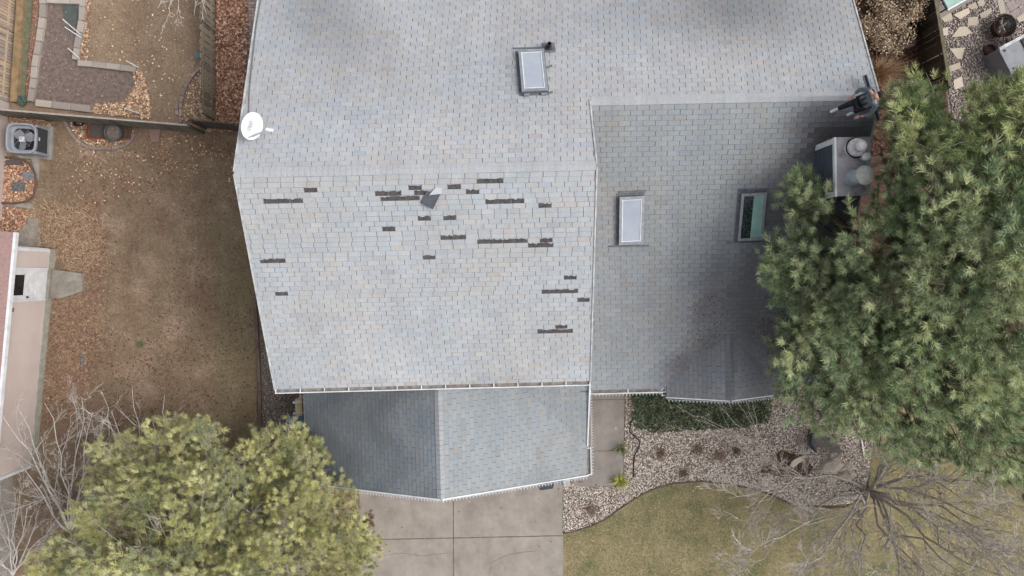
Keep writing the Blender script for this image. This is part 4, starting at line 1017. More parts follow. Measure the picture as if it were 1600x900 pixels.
# ------------------------------------------------------------------ cut stone borders
def border(name, pts, L, W_, h, label, cols, cat='border', gap=.012):
    e = empty(name, P(*pts[0], 0), label, cat)
    seg = [P(x, y, h) for x, y in pts]; tot = 0; acc = [0]
    for a, c in zip(seg, seg[1:]): tot += (c-a).length; acc.append(tot)
    def at(s):
        for i in range(len(seg)-1):
            if s <= acc[i+1]+1e-6: t = (s-acc[i])/(acc[i+1]-acc[i]); return seg[i].lerp(seg[i+1], t)
        return seg[-1]
    n = max(1, round(tot/L)); edges = [tot*i/n+(random.uniform(-.12, .12)*L if 0 < i < n else 0) for i in range(n+1)]
    for i in range(n):
        a, c = at(edges[i]+gap/2), at(edges[i+1]-gap/2); d = (c-a).normalized(); s_ = Vector((-d.y, d.x, 0)); wv = W_*random.uniform(.92, 1.06)/2
        top = [a+s_*wv*random.uniform(.95, 1.05), c+s_*wv*random.uniform(.95, 1.05), c-s_*wv*random.uniform(.95, 1.05), a-s_*wv*random.uniform(.95, 1.05)]
        zt = h+random.uniform(-.008, .008)
        ins = .012; cen = (a+c)/2
        low = [Vector((v.x, v.y, 0)) for v in top]; mid = [Vector((v.x, v.y, zt-.012)) for v in top]; up_ = [Vector((v.x+(cen.x-v.x)*.08, v.y+(cen.y-v.y)*.08, zt)) for v in top]
        b = MB(); fs = [(8, 9, 10, 11)]+[(j, (j+1) % 4, 4+(j+1) % 4, 4+j) for j in range(4)]+[(4+j, 4+(j+1) % 4, 8+(j+1) % 4, 8+j) for j in range(4)]
        if (up_[1]-up_[0]).cross(up_[2]-up_[0]).z < 0: fs = [f[::-1] for f in fs]
        c_ = random.choice(cols); k = random.uniform(.9, 1.08); b.add(low+mid+up_, fs, tuple(v*k for v in c_)); b.build('stone', M['stone'], e, tint=True)
    return e
PS = [C(168, 158, 148), C(176, 166, 156), C(158, 148, 140)]
border('stone_border', [(66, -30), (66, 20), (60, 65), (54, 95), (51, 125), (46, 158)], .4, .2, .14, 'pale stone block border down the left side of the soil bed', PS)
border('stone_border', [(72, 1), (128, 3)], .42, .14, .14, 'short pale stone row along the top of the soil bed', PS)
border('stone_border', [(128, -10), (127, 30), (121, 65), (116, 93)], .42, .2, .14, 'pale stone block border down the right arm of the soil bed', PS)
border('stone_border', [(120, 98), (155, 101), (212, 108)], .44, .2, .14, 'pale stone block row inside the bend of the soil bed', PS)
border('stone_border', [(54, 160), (95, 165), (140, 170)], .55, .22, .12, 'rough pale stones behind the cross fence below the soil bed', PS)
TN = [C(150, 132, 124), C(160, 142, 132), C(142, 126, 120)]
border('brick_edging', [(313, 104), (298, 120), (288, 138), (282, 158), (281, 178), (282, 192)], .23, .1, .08, 'curved tan brick edging against the picket fence', TN)
border('brick_edging', [(276, 162), (275, 172), (277, 180)], .2, .1, .07, 'two loose tan bricks beside the curved edging', TN)
border('brick_edging', [(99, 187), (108, 204), (120, 220), (136, 230), (155, 232), (176, 232), (194, 228), (205, 218), (210, 208)], .24, .1, .08, 'curved brick edging around the red planter frame', TN)
border('lawn_edging', [(880, 834), (905, 828), (940, 816), (975, 790), (1010, 768), (1050, 755), (1100, 752), (1150, 758), (1200, 770), (1235, 788), (1290, 794), (1330, 792), (1352, 772), (1360, 740)], .5, .05, .05, 'thin dark edging curving between gravel bed and front lawn', [C(84, 74, 66), C(98, 86, 76)])
# stepping stone
b = MB(); pts = [P(x, y, .05) for x, y in [(233, 198), (251, 198), (250, 206), (248, 221), (236, 222), (234, 210)]]; b.prism([(p.x, p.y) for p in pts], 0, .05, C(150, 122, 114)); o = b.build('stepping_stone', M['stone'], tint=True); tag(o, 'small pinkish stepping stone near the cross fence', 'stone')
# white stakes in the garden bed
for i, (a_, c_) in enumerate([((98, 30), (126, 54)), ((101, 42), (127, 59)), ((106, 75), (124, 91)), ((197, 95), (217, 106)), ((194, 169), (218, 177))]):
    b = MB(); b.tube([P(*a_, .35), P(*c_, .16)], .014, 6); o = b.build('white_stake', M['white'])
    tag(o, ['upper of the crossed white stakes over the soil bed', 'lower of the crossed white stakes over the soil bed', 'white stake at the inner corner of the stone border', 'white stake at the right end of the inner stone row', 'white stake lying in leaves by the cross fence'][i], 'stake', 'white garden stakes')
b = MB(); pts = [P(x, y, .03) for x, y in [(97, 6), (123, 5), (121, 38), (112, 46), (99, 26)]]; b.prism([(p.x, p.y) for p in pts], .021, .03); o = b.build('garden_mat', mat('grey_green_mat', C(92, 98, 94), C(80, 86, 82), 5, .9)); tag(o, 'grey green sheet at the top corner of the soil bed', 'sheet')
b = MB(); b.tube([P(34, 150, .2), P(40, 160, .2)], .05, 6); b.prism([(p.x, p.y) for p in [P(x, y, .2) for x, y in [(19, 150), (26, 147), (41, 162), (34, 166)]]], .15, .2); o = b.build('green_tool', mat('green_plastic', C(74, 92, 84), rough=.7)); tag(o, 'dark green plastic thing at the foot of the left fence corner', 'garden tool')
b = MB(); p = P(310, 87, .3); b.lathe(p, [(.02, -.1), (.09, -.06), (.11, 0), (.09, .05), (.03, .09)], 14); o = b.build('blue_ball', M['blue']); tag(o, 'small blue ball-like ornament against the picket fence', 'ornament')
# planter frame and black tub
e = empty('planter_frame', P(168, 204, 0), 'rusty red metal frame with mesh lying behind the brick edging', 'frame')
fr_ = [P(x, y, .18) for x, y in [(134, 191), (205, 196), (202, 217), (134, 216)]]
b = MB(); b.tube(fr_+[fr_[0]], .02, 6); b.tube([P(139, 191, .2), P(139, 216, .2)], .015, 6); b.tube([P(196, 195, .2), P(196, 217, .2)], .015, 6); b.build('rail', M['red'], e)
b = MB(); b.prism([(v.x, v.y) for v in fr_], .10, .12); b.build('mesh_bed', mat('dark_mesh', C(76, 70, 64), C(98, 88, 80), 20, .95), e)
tb = P(178, 208, .3); e = empty('round_tub', (tb.x, tb.y, .12), 'round black tub of soil standing on the red frame', 'tub')
b = MB(); b.lathe((tb.x, tb.y, .12), [(.22, 0), (.27, .24), (.285, .26), (.27, .28), (.245, .27), (.24, .19)], 24); b.build('tub_wall', mat('tub_plastic', C(82, 90, 92), rough=.6), e)
b = MB(); b.lathe((tb.x, tb.y, .32), [(.24, 0), (.0, .02)], 20); b.build('tub_soil', M['soil'], e)
b = MB(); p = P(122, 191, .1)
for k in range(3): b.tube([p+Vector((.16*math.cos(t_*.52)+.05*k, .12*math.sin(t_*.52), .03*k)) for t_ in range(13)], .02, 6)
o = b.build('hose_coil', M['black']); tag(o, 'small black hose coil behind the brick edging left of the red frame', 'hose')

# brick path top
bp_ = sheet('brick_path', [(386, -80), (420, -80), (408, 60), (400, 120), (382, 120), (386, 60)], .012, M['gravelbase'])
bme = []
for c_ in [C(150, 132, 126), C(138, 124, 120), C(160, 144, 136), C(128, 116, 112)]:
    b = MB(); b.box((0, 0, .02), (.19, .09, .04), tint=c_); me = b.mesh('brick', True); me.materials.append(M['brick']); bme.append(me)
o0 = P(387, 118, .0)
for r in range(30):
    for c_ in range(4):
        x = o0.x+.1+c_*.2+(.1 if r % 2 else 0); y = o0.y+.05+r*.1; px, py = to_px((x, y, 0))
        if py > 118 or px > 412 or px < 383: continue
        link('brick', random.choice(bme), None, bp_, True, Matrix.Translation((x, y, .014)) @ Matrix.Rotation(random.uniform(-.02, .02), 4, 'Z'))

# ------------------------------------------------------------------ patio
FS = [[(1456, 30), (1468, 25), (1472, 33), (1459, 38)], [(1470, 27), (1486, 19), (1489, 30), (1476, 35)], [(1490, 23), (1506, 15), (1514, 12), (1515, 21), (1500, 30)], [(1511, 10), (1524, 3), (1528, 12), (1518, 15)], [(1527, 3), (1537, -3), (1540, 6), (1530, 10)],
      [(1470, 45), (1482, 42), (1481, 55), (1471, 56)], [(1487, 58), (1499, 42), (1510, 41), (1519, 51), (1508, 56)], [(1513, 27), (1528, 26), (1530, 36), (1526, 40), (1512, 40)], [(1530, 22), (1548, 12), (1550, 18), (1540, 28), (1533, 29)],
      [(1484, 76), (1508, 74), (1503, 92), (1496, 92)], [(1478, 105), (1500, 97), (1501, 107), (1482, 113)], [(1490, 125), (1503, 119), (1506, 135), (1492, 140)], [(1558, 0), (1567, -2), (1571, 20), (1563, 22)], [(1588, 28), (1600, 20), (1606, 30), (1592, 35)], [(1540, -12), (1556, -16), (1558, -4), (1544, -2)]]
for q in FS:
    pts = [P(x, y, .05) for x, y in q]; b = MB(); k = random.uniform(.92, 1.06); c_ = random.choice([C(200, 186, 170), C(190, 178, 160), C(178, 168, 152)]); b.prism([(p.x, p.y) for p in pts], 0, .05+random.uniform(-.01, .01), tuple(v*k for v in c_)); b.build('flagstone', M['stone'], pat, tint=True)
pz = P(1572, 36, 0); ang = rad(28)
for i in range(6):
    for j in range(6):
        c = P(1574, 30, 0)+Matrix.Rotation(ang, 3, 'Z') @ Vector((i*.33, j*.33, 0))
        b = MB(); k = random.uniform(.94, 1.05); b.box((c.x, c.y, .02), (.315, .315, .04), Matrix.Rotation(ang, 3, 'Z'), tuple(v*k for v in C(148, 136, 132))); b.build('paver', M['brick'], pat, tint=True)
# grey slab under the teal cabinet
c0 = P(1498, -6, 0); Rg = Matrix.Rotation(rad(28), 3, 'Z')
b = MB(); b.box((c0.x-.1, c0.y+.2, .03), (2.1, 1.15, .06), Rg); b.build('paving_slab', M['conc2'], pat)
tc_ = P(1497, -12, .8); e = empty('patio_table', (tc_.x, tc_.y, 0), 'teal topped table with white edge at the top edge of the photo', 'table')
b = MB(); b.box((tc_.x, tc_.y+.16, .8), (1.25, .9, .03), Rg); b.build('glass_top', M['teal_glass'], e)
for s in (-1, 1):
    b = MB(); b.box(Vector((tc_.x, tc_.y+.16, .8))+Rg @ Vector((0, s*.47, 0)), (1.33, .05, .06), Rg); b.build('edge', M['white'], e)
    b = MB(); b.box(Vector((tc_.x, tc_.y+.16, .8))+Rg @ Vector((s*.65, 0, 0)), (.05, .9, .06), Rg); b.build('edge', M['darkmetal'] if s < 0 else M['white'], e)
    for s2 in (-1, 1): b = MB(); b.box(Vector((tc_.x, tc_.y+.16, .4))+Rg @ Vector((s*.6, s2*.42, 0)), (.05, .05, .78), Rg); b.build('leg', M['darkmetal'], e)
fp = P(1570, 40, .35); e = empty('fire_pit', (fp.x, fp.y, 0), 'round rusty mesh fire pit beside the pavers at the top right', 'fire pit')
b = MB(); b.lathe((fp.x, fp.y, 0), [(.24, 0), (.3, .1), (.36, .36), (.385, .38), (.36, .39), (.3, .2), (.0, .12)], 24); b.build('bowl', M['lavcap'], e)
b = MB()
for k in range(9):
    a_ = k*math.pi/9; d_ = Vector((math.cos(a_), math.sin(a_), 0)); b.tube([Vector((fp.x, fp.y, .4))+d_*(.36*t_) + U*(.14*(1-t_*t_)) for t_ in np.linspace(-1, 1, 7)], .008, 4)
for r in (.14, .25, .36): b.tube([Vector((fp.x+r*math.cos(t_*.524), fp.y+r*math.sin(t_*.524), .4+.14*(1-(r/.36)**2))) for t_ in range(13)], .008, 4)
b.build('mesh_lid', M['black'], e)
for i in range(5):
    b = MB(); a_ = random.uniform(0, 3); d_ = Vector((math.cos(a_), math.sin(a_), 0))*.2; c = Vector((fp.x+random.uniform(-.1, .1), fp.y+random.uniform(-.1, .1), .26+.02*i)); b.tube([c-d_, c+d_], .03, 6); b.build('log', M['bark'], e)
# grey cabinet / grill
gc = P(1592, 78, .85); e = empty('patio_cabinet', (gc.x, gc.y, 0), 'grey outdoor cabinet with white front bar at the right edge of the photo', 'cabinet')
Rk = Matrix.Rotation(rad(27), 3, 'Z')
def kb(name, x, y, z, sx, sy, sz, m): b = MB(); b.box(Vector((gc.x+.12, gc.y-.05, z))+Rk @ Vector((x, y, 0)), (sx, sy, sz), Rk); return b.build(name, m, e)
kb('cabinet_body', 0, -.05, .42, 1.3, .9, .84, M['grey_steel']); kb('front_bar', 0, .43, .88, 1.34, .09, .06, M['white_dirty']); kb('hob', .35, .15, .86, .5, .4, .03, M['black'])
for kx, ky in ((-.5, .3), (-.5, -.35)):
    c = Vector((gc.x+.12, gc.y-.05, .84))+Rk @ Vector((kx, ky, 0)); b = MB(); b.lathe(c, [(.035, 0), (.035, .02), (0, .02)], 12); b.build('knob', M['black'], e)
bp2 = P(1547, 78, .1); b = MB(); b.lathe((bp2.x, bp2.y, .0), [(.2, 0), (.2, .12), (.17, .13), (.15, .05), (0, .04)], 18); o = b.build('plant_pot', M['lavcap']); tag(o, 'low dark brown pot on gravel below the fire pit', 'pot')

# ------------------------------------------------------------------ front bed details
b = MB(); pts = [P(x, y, .05) for x, y in [(996, 645), (986, 660), (984, 675), (992, 682), (1000, 690), (998, 700), (991, 712), (990, 730), (990, 745)]]
b.tube(pts, .022, 6); o = b.build('black_hose', M['black']); tag(o, 'black drip hose winding across gravel beside the concrete walk', 'hose')
e = empty('garden_rock', P(1248, 722, 0), 'pale flat rock in the dark mulch patch under the bare tree', 'rock')
pts = [P(x, y, .12) for x, y in [(1234, 728), (1240, 719), (1250, 714), (1258, 712), (1257, 719), (1248, 724), (1240, 731)]]; b = MB(); b.prism([(p.x, p.y) for p in pts], 0, .12, C(205, 196, 178)); b.build('rock_body', M['stone'], e, tint=True)
b = MB(); b.beam(P(1346, 688, .05), P(1350, 712, .05), .05, .06); o = b.build('white_edging', M['white']); tag(o, 'short white edging strip beside the bare tree', 'edging')
b = MB(); pts = [P(x, y, .35) for x, y in [(1268, 682), (1272, 674), (1292, 680), (1316, 700), (1318, 712), (1300, 706), (1282, 698), (1274, 705), (1268, 698)]]
b.prism([(p.x, p.y) for p in pts], .0, .22); o = b.build('pond_shell', mat('dark_liner', C(84, 84, 82), C(128, 120, 110), 9, .8)); tag(o, 'dark plastic pond shell lying on gravel below the pine', 'pond shell')
b = MB(); b.tube([P(x, y, .28) for x, y in [(1274, 705), (1267, 692), (1268, 680), (1276, 673)]], .05, 8); b.build('shell_rim', mat('dark_blue_liner', C(44, 60, 72), rough=.5), o)
MUL = [(1188, 738), (1195, 722), (1220, 704), (1258, 712), (1270, 730), (1262, 742), (1225, 745)]
sheet('mulch_patch', MUL, .03, M['mulch'])
p = P(885, 752, .3); b = MB(); b.box((p.x, p.y, .2), (.2, .3, .4)); o = b.build('post_base', M['white_dirty']); tag(o, 'small pale post foot at the garage corner by the walk', 'post')

# ------------------------------------------------------------------ vegetation
def blades(poly, dens, L, W_, cols, z=.01, name='grass', excl=(), lift=.02, mt=None, label=None, jit=0):
    x, y = sample(poly, dens, 0, excl); n = len(x); x = x+rng.normal(0, 1, n)*jit; y = y+rng.normal(0, 1, n)*jit; p = Pn(x, y, np.full(n, z)); a = rng.uniform(0, 2*np.pi, n); l = L*rng.uniform(.5, 1.3, n)
    d = np.stack([np.cos(a), np.sin(a), np.zeros(n)], 1); s = np.stack([-np.sin(a), np.cos(a), np.zeros(n)], 1)
    V = np.stack([p+s*W_/2, p-s*W_/2, p+d*l[:, None]+np.stack([np.zeros(n), np.zeros(n), lift*rng.uniform(0, 1.5, n)], 1)], 1).reshape(-1, 3)
    F = np.arange(3*n).reshape(-1, 3); T = np.repeat(pick(cols, n, .25), 3, 0)
    o = link(name, mesh_np(name, V, F, T), mt or M['tint']); tag(o, label, None, kind='stuff'); return o
def leaves(poly, dens, size, cols, name='leaf_litter', label=None, z=.03, zr_=.03, parent=None, tilt=.6):
    x, y = sample(poly, dens); n = len(x)
    if dens < 320: x = x+rng.normal(0, 7, n); y = y+rng.normal(0, 7, n)
    if dens < 5000:
        kp = (np.sin(x*.11+np.sin(y*.07)*2)+np.sin(y*.13-x*.05)+rng.normal(0, 1.1, n)) > (-.6 if dens < 320 else -2.2)
        x, y = x[kp], y[kp]; n = len(x); p = Pn(x, y, z+rng.uniform(0, zr_, n))
    tv = [(-.5, 0, 0), (-.1, -.3, .06), (.5, 0, 0), (-.1, .3, .06)]; R = rotm(n, tilt); sc = size*rng.uniform(.5, 1.3, n)
    V, F, T = scatter(tv, [[0, 1, 2], [0, 2, 3]], p, R, sc, pick(cols, n, .25)); o = link(name, mesh_np(name, V, F, T), M['tint'], parent); tag(o, label, None, kind='stuff'); return o
def stones(poly, dens, size, cols, name, label, z=.02, excl=()):
    x, y = sample(poly, dens, 0, excl); n = len(x); p = Pn(x, y, z+rng.uniform(0, .02, n))
    tv = [(1, 0, 0), (.3, .9, .1), (-.8, .5, 0), (-.7, -.6, .1), (.4, -.85, 0), (.05, .1, .6), (0, 0, -.4)]
    tf = [[0, 1, 5], [1, 2, 5], [2, 3, 5], [3, 4, 5], [4, 0, 5], [1, 0, 6], [2, 1, 6], [3, 2, 6], [4, 3, 6], [0, 4, 6]]
    sc = (size/2*rng.uniform(.5, 1.35, n))[:, None]*rng.uniform(.7, 1.2, (n, 3)); V, F, T = scatter(tv, tf, p, rotm(n, .5), sc, pick(cols, n, .22))
    o = link(name, mesh_np(name, V, F, T), M['tint']); tag(o, label, None, kind='stuff'); return o
STN = [C(204, 192, 178), C(182, 170, 157), C(218, 207, 195), C(158, 146, 134), C(192, 174, 158), C(134, 122, 112), C(202, 191, 180)]
GW = [(918, 560), (977, 560), (975, 760), (896, 760), (896, 745), (918, 744)]
stones(BED, 1250, .052, STN, 'gravel', 'pale mixed gravel of the front bed', excl=[GW, MUL])
stones(STRIP, 900, .045, [C(150, 138, 128), C(120, 110, 104), C(172, 158, 146), C(104, 94, 90)], 'gravel', 'small brown gravel beside the garage')
stones([(1478, 120), (1440, -20), (1620, -20), (1620, 240), (1500, 240)], 700, .06, [C(160, 146, 140), C(136, 124, 118), C(182, 168, 158), C(112, 102, 98)], 'gravel', 'grey brown gravel of the patio', z=.015, excl=FS)
LV = [C(168, 124, 96), C(150, 104, 78), C(186, 146, 116), C(132, 92, 70), C(112, 80, 64), C(196, 162, 134)]
LVL = [C(196, 162, 128), C(178, 142, 110), C(160, 122, 92), C(210, 182, 150), C(136, 102, 80)]
LAWN_L = [(60, 200), (318, 215), (395, 240), (405, 440), (410, 720), (330, 760), (60, 780), (60, 700), (85, 470), (128, 460), (128, 425), (88, 420), (90, 385), (64, 385), (64, 300)]
# roof hides ground, sheets end under it
blades([(0, 180), (400, 205), (410, 900), (0, 900)], 900, .075, .011, [C(138, 110, 90), C(116, 90, 73), C(156, 132, 108), C(90, 71, 58), C(122, 104, 76), C(104, 93, 64)], z=.006, excl=[[(0, 380), (88, 388), (57, 730), (0, 745)], [(80, 421), (127, 427), (129, 455), (79, 465)]], label='dormant brown grass of the side yard')
blades([(330, 330), (410, 330), (412, 760), (340, 760)], 800, .075, .012, [C(126, 120, 82), C(140, 130, 92), C(110, 108, 70)], z=.008, label='slightly greener grass along the house')
blades([(125, 0), (336, 0), (336, 198), (140, 175), (235, 120), (215, 95), (125, 95)], 900, .075, .011, [C(144, 120, 96), C(124, 102, 80), C(160, 136, 110), C(104, 84, 68), C(130, 114, 88)], z=.01, label='short tan grass of the fenced back yard')
blades([(880, 834), (940, 816), (1010, 768), (1050, 755), (1150, 758), (1235, 788), (1352, 772), (1365, 680), (1610, 680), (1610, 910), (880, 910)], 950, .085, .012, [C(132, 124, 84), C(106, 108, 68), C(150, 138, 100), C(86, 90, 56), C(124, 118, 76), C(148, 130, 90), C(166, 154, 116)], z=.01, label='olive and straw coloured grass of the front lawn')
leaves([(338, -10), (386, -10), (386, 60), (380, 205), (320, 205), (338, 186)], 1500, .1, LV, label='thick brown leaf litter between picket fence and house', zr_=.08)
leaves([(205, 98), (222, 112), (232, 140), (236, 186), (140, 176), (150, 162), (190, 160), (212, 138)], 900, .09, LVL, label='tan leaves drifted at the end of the soil bed', zr_=.06)
leaves([(128, 0), (142, 0), (140, 60), (136, 98), (122, 96), (126, 60)], 450, .08, LVL, label='dry leaves beside the right stone border')
leaves([(52, 0), (60, 0), (54, 80), (44, 150), (38, 150), (44, 90)], 700, .07, [C(150, 92, 80), C(168, 120, 96), C(128, 78, 68)], label='reddish leaves beside the left stone border')
leaves(WELL, 1300, .09, LV, label='brown leaves lying in the window well', z=.05)
leaves([(0, 322), (50, 330), (40, 350), (22, 372), (0, 372)], 900, .1, LV, label='brown leaves by the rounded slab')
leaves([(106, 186), (210, 205), (205, 218), (180, 230), (140, 228), (118, 212)], 500, .08, LVL, label='leaves inside the curved brick edging')
leaves([(283, 190), (282, 150), (300, 118), (313, 106), (330, 110), (330, 198)], 350, .07, LVL, label='leaves inside the curved tan edging')
leaves([(14, 170), (80, 180), (80, 200), (60, 205), (14, 195)], 800, .08, LV, label='leaves under the cross fence by the air conditioner')
leaves([(100, 215), (318, 210), (390, 225), (392, 260), (250, 300), (90, 320)], 55, .075, LVL, label='scattered leaves on the upper side yard')
leaves([(60, 260), (400, 240), (405, 720), (60, 740)], 16, .06, [C(150, 122, 98), C(132, 102, 80), C(112, 84, 66), C(70, 52, 44)], label='sparse leaves over the side yard')
leaves([(290, 400), (400, 400), (405, 700), (120, 720), (150, 560)], 26, .06, [C(62, 48, 44), C(74, 58, 50)], label='dark fallen cones and leaves over the side yard')
leaves([(125, 0), (330, 0), (330, 190), (235, 190), (215, 95), (140, 95)], 40, .07, LVL, label='sparse leaves over the fenced lawn')
leaves([(56, 10), (118, 10), (118, 98), (205, 108), (190, 158), (54, 155)], 60, .05, [C(150, 132, 118), C(170, 154, 142), C(110, 92, 80)], label='specks of debris on the soil bed', z=.025)
leaves([(1340, -10), (1420, -10), (1440, 100), (1460, 230), (1420, 260), (1350, 240), (1370, 110)], 700, .08, [C(98, 68, 56), C(84, 58, 48), C(118, 86, 70), C(68, 48, 42)], label='dark reddish leaves along the right side of the house')
leaves(BED, 14, .08, [C(128, 92, 74), C(150, 112, 88)], label='few brown leaves on the front gravel', z=.05)
leaves(MUL, 900, .08, [C(74, 54, 50), C(94, 70, 62), C(56, 42, 40), C(120, 98, 86)], label='dark red mulch chips under the bare tree', z=.035)
blades([(40, 325), (150, 330), (152, 410), (128, 425), (88, 388), (64, 385), (60, 345)], 1200, .22, .014, [C(168, 138, 106), C(146, 116, 90), C(188, 160, 126), C(116, 90, 72)], z=.03, lift=.06, name='dry_stalks', jit=11, label='straw coloured dry stalks beside the door step')
blades([(80, 468), (128, 458), (150, 425), (155, 520), (128, 620), (70, 640)], 900, .18, .013, [C(154, 124, 98), C(132, 102, 80), C(172, 144, 114), C(104, 78, 62)], z=.03, lift=.05, name='dry_stalks', jit=11, label='brown dry stalks along the foot of the cream wall')
for i, (x, y, r) in enumerate([(1032, 708, .25), (1090, 700, .3), (1122, 712, .35), (1068, 738, .25), (1000, 0, 0), (925, 795, .3), (1150, 704, .2)]):
    if r == 0: continue
    c = P(x, y, 0); n = 260; a = rng.uniform(0, 2*np.pi, n); d = np.stack([np.cos(a), np.sin(a), np.zeros(n)], 1); base = np.array([[c.x, c.y, .02]])+rng.normal(0, r*.3, (n, 3))*[1, 1, 0]
    tip = base+d*r*rng.uniform(.3, 1, (n, 1))*.6+np.stack([np.zeros(n), np.zeros(n), rng.uniform(.05, .25, n)], 1); s = np.stack([-np.sin(a), np.cos(a), np.zeros(n)], 1)*.006
    V = np.stack([base+s, base-s, tip], 1).reshape(-1, 3)
    o = link('dead_plant', mesh_np('dead_plant', V, np.arange(3*n).reshape(-1, 3), np.repeat(pick([C(136, 112, 94), C(116, 92, 78), C(156, 134, 114)], n), 3, 0)), M['tint'])
    tag(o, ['brown dead perennial nearest the hose on the gravel', 'brown dead perennial below the hanging twigs', 'widest dead perennial in the middle of the gravel bed', 'pale dead perennial close to the lawn edge', '', 'reddish dead perennial near the driveway corner', 'small dead perennial right of the widest one'][i], 'dead plant', 'dead perennials on the gravel')

for q_, dn_, lb_ in (([(85, 330), (160, 300), (175, 400), (165, 470), (135, 425), (90, 385)], 260, 'reddish leaf drift beside the door step'), ([(84, 470), (150, 450), (160, 560), (120, 640), (66, 660)], 300, 'reddish leaf drift along the cream wall'),
                  ([(110, 235), (250, 215), (300, 260), (220, 330), (120, 300)], 90, 'thin red brown leaf drift on the upper side yard'), ([(180, 560), (300, 520), (340, 640), (240, 680), (170, 650)], 70, 'thin leaf drift above the yellow green tree'), ([(240, 205), (330, 212), (390, 225), (380, 250), (260, 240)], 220, 'leaf drift below the cross fence')):
    leaves(q_, dn_, .075, [C(146, 104, 80), C(122, 84, 66), C(168, 130, 102), C(104, 72, 58), C(138, 112, 88)], label=lb_)
# needle tufts
def tuft_template(nn_=26, L=.14, W_=.010, spread=1.0, axis=.12):
    V = []; F = []; r = np.random.default_rng(3)
    for i in range(nn_):
        h = axis*(i/nn_); a = i*2.399; th = spread*(.35+.75*r.random())
        if i > nn_*.75: th *= .5
        d = np.array([math.sin(th)*math.cos(a), math.sin(th)*math.sin(a), math.cos(th)]); s = np.cross(d, [0, 0, 1]); s /= max(1e-6, np.linalg.norm(s)); s = s*math.cos(i)+np.cross(d, s)*math.sin(i)
        b0 = np.array([0, 0, h]); tip = b0+d*L*(.7+.5*r.random()); V += [b0+s*W_/2, b0-s*W_/2, tip]; F.append([3*i, 3*i+1, 3*i+2])
    return np.array(V), np.array(F)
def dir_frames(dirs):
    n = len(dirs); z = dirs/np.linalg.norm(dirs, axis=1, keepdims=True); r = rng.normal(size=(n, 3)); x = r-z*(r*z).sum(1, keepdims=True); x /= np.linalg.norm(x, axis=1, keepdims=True); y = np.cross(z, x)
    return np.stack([x, y, z], 2)
def conifer(name, polys, base, zf, nclump, per, cr, cols, label, cat, tmpl, tsc, limb_m, layers=((0, 1.0), (-.9, .7), (-1.8, .5)), droop=.25, trunk_top=9, seedcols=None, out=.8, minz=None, limbr=.035, gain=1.5, jz=.34, extra=(), bare=.05, ds=.12, dead=.012):
    base = Vector(base)
    e = empty(name, base, label, cat)
    pts = []
    allx = [p[0] for q in polys for p in q]; ally = [p[1] for q in polys for p in q]
    for dz, frac in layers:
        k = 0; tries = 0; got = []
        while k < nclump*frac and tries < 40000:
            tries += 1; u, v = rng.uniform(min(allx), max(allx)), rng.uniform(min(ally), max(ally))
            if not any(inpoly(np.array([u]), np.array([v]), q)[0] for q in polys): continue
            z = 5.0
            for _ in range(12): p = P(u, v, z); z = .5*z+.5*(zf(p.x-base.x, p.y-base.y))
            z += dz+rng.normal(0, jz)
            p = P(u, v, max(.4, z))
            if minz and p.z < minz(p.x, p.y): p = P(u, v, minz(p.x, p.y)+.1)
            if any((p-q).length < cr*(.62) for q in got): continue
            got.append(p); k += 1
        pts += got
    ex = [P(u, v, minz(*P(u, v, 6.0)[:2])+.35+random.uniform(0, .3)) for u, v in extra]
    pts += ex; nex = len(ex)
    P_ = []; Dn = []; CC = []; SC = []
    limb = MB()
    for ip, p in enumerate(pts):
        o = Vector((p.x-base.x, p.y-base.y, 0)); dist = o.length; o = o.normalized() if dist > .01 else Vector((1, 0, 0))
        ax_ = (o+U*.25).normalized(); side = ax_.cross(U).normalized()
        br = rng.uniform(.78, 1.2); ci = rng.integers(0, len(cols))
        n = int(per*rng.uniform(.7, 1.3))
        if random.random() < bare:                    # a bough that has lost its needles
            for _ in range(16):
                q0 = p+ax_*random.uniform(-.6, .5)*cr; q1 = q0+(ax_*random.uniform(.2, 1)+side*random.uniform(-1, 1)+U*random.uniform(0, .6)).normalized()*cr*random.uniform(.5, 1.1)
                limb.tube([q0, q0.lerp(q1, .5)+U*.03, q1], [.009, .007, .004], 3, cap=False)
            n = max(2, n//7)
        # side shoots fan out from the end of the bough
        u1 = rng.uniform(-1, .75, n); v1 = rng.normal(0, .42, n)*(1-.35*np.clip(u1, 0, 1)); h1 = rng.normal(0, .13, n)-droop*v1**2
        q = np.array(p)[None]+cr*(u1[:, None]*np.array(ax_)+v1[:, None]*np.array(side))+np.stack([0*h1, 0*h1, cr*h1], 1)
        dd = np.array(ax_)[None]*out+np.array(side)[None]*(v1[:, None]*1.6)+np.array([[0, 0, .75]])+rng.normal(0, .3, (n, 3))
        if dead and random.random() < dead: q = q*0+np.array(p)[None]+rng.normal(0, cr*.22, (n, 3)); ci = -1
        P_.append(q); Dn.append(dd); cidx = np.where(rng.random(n) < .7, ci, rng.integers(0, len(cols), n)); CC.append((np.array(cols)[cidx] if ci >= 0 else np.array([C(136, 116, 88)]*n)*.8)*br*rng.uniform(.85, 1.15, (n, 1))); SC.append(rng.uniform(.75, 1.2, n)*tsc)
        # limb
        root = Vector((base.x, base.y, min(trunk_top, max(.8, p.z-.45*dist)))); mid = root.lerp(p, .55)-U*(.14*dist)+Vector((random.uniform(-.2, .2), random.uniform(-.2, .2), 0))
        limb.tube([root, mid, p-U*.06, p+ax_*cr*.7], [limbr+.004*dist, limbr*.6, limbr*.3, .004], 5, cap=False)
        for s in (-1, 1): limb.tube([p-ax_*cr*.5, p+side*s*cr*.5+ax_*cr*.2], [limbr*.25, .004], 4, cap=False)
    P_ = np.concatenate(P_); Dn = np.concatenate(Dn); CC = np.concatenate(CC); SC = np.concatenate(SC)
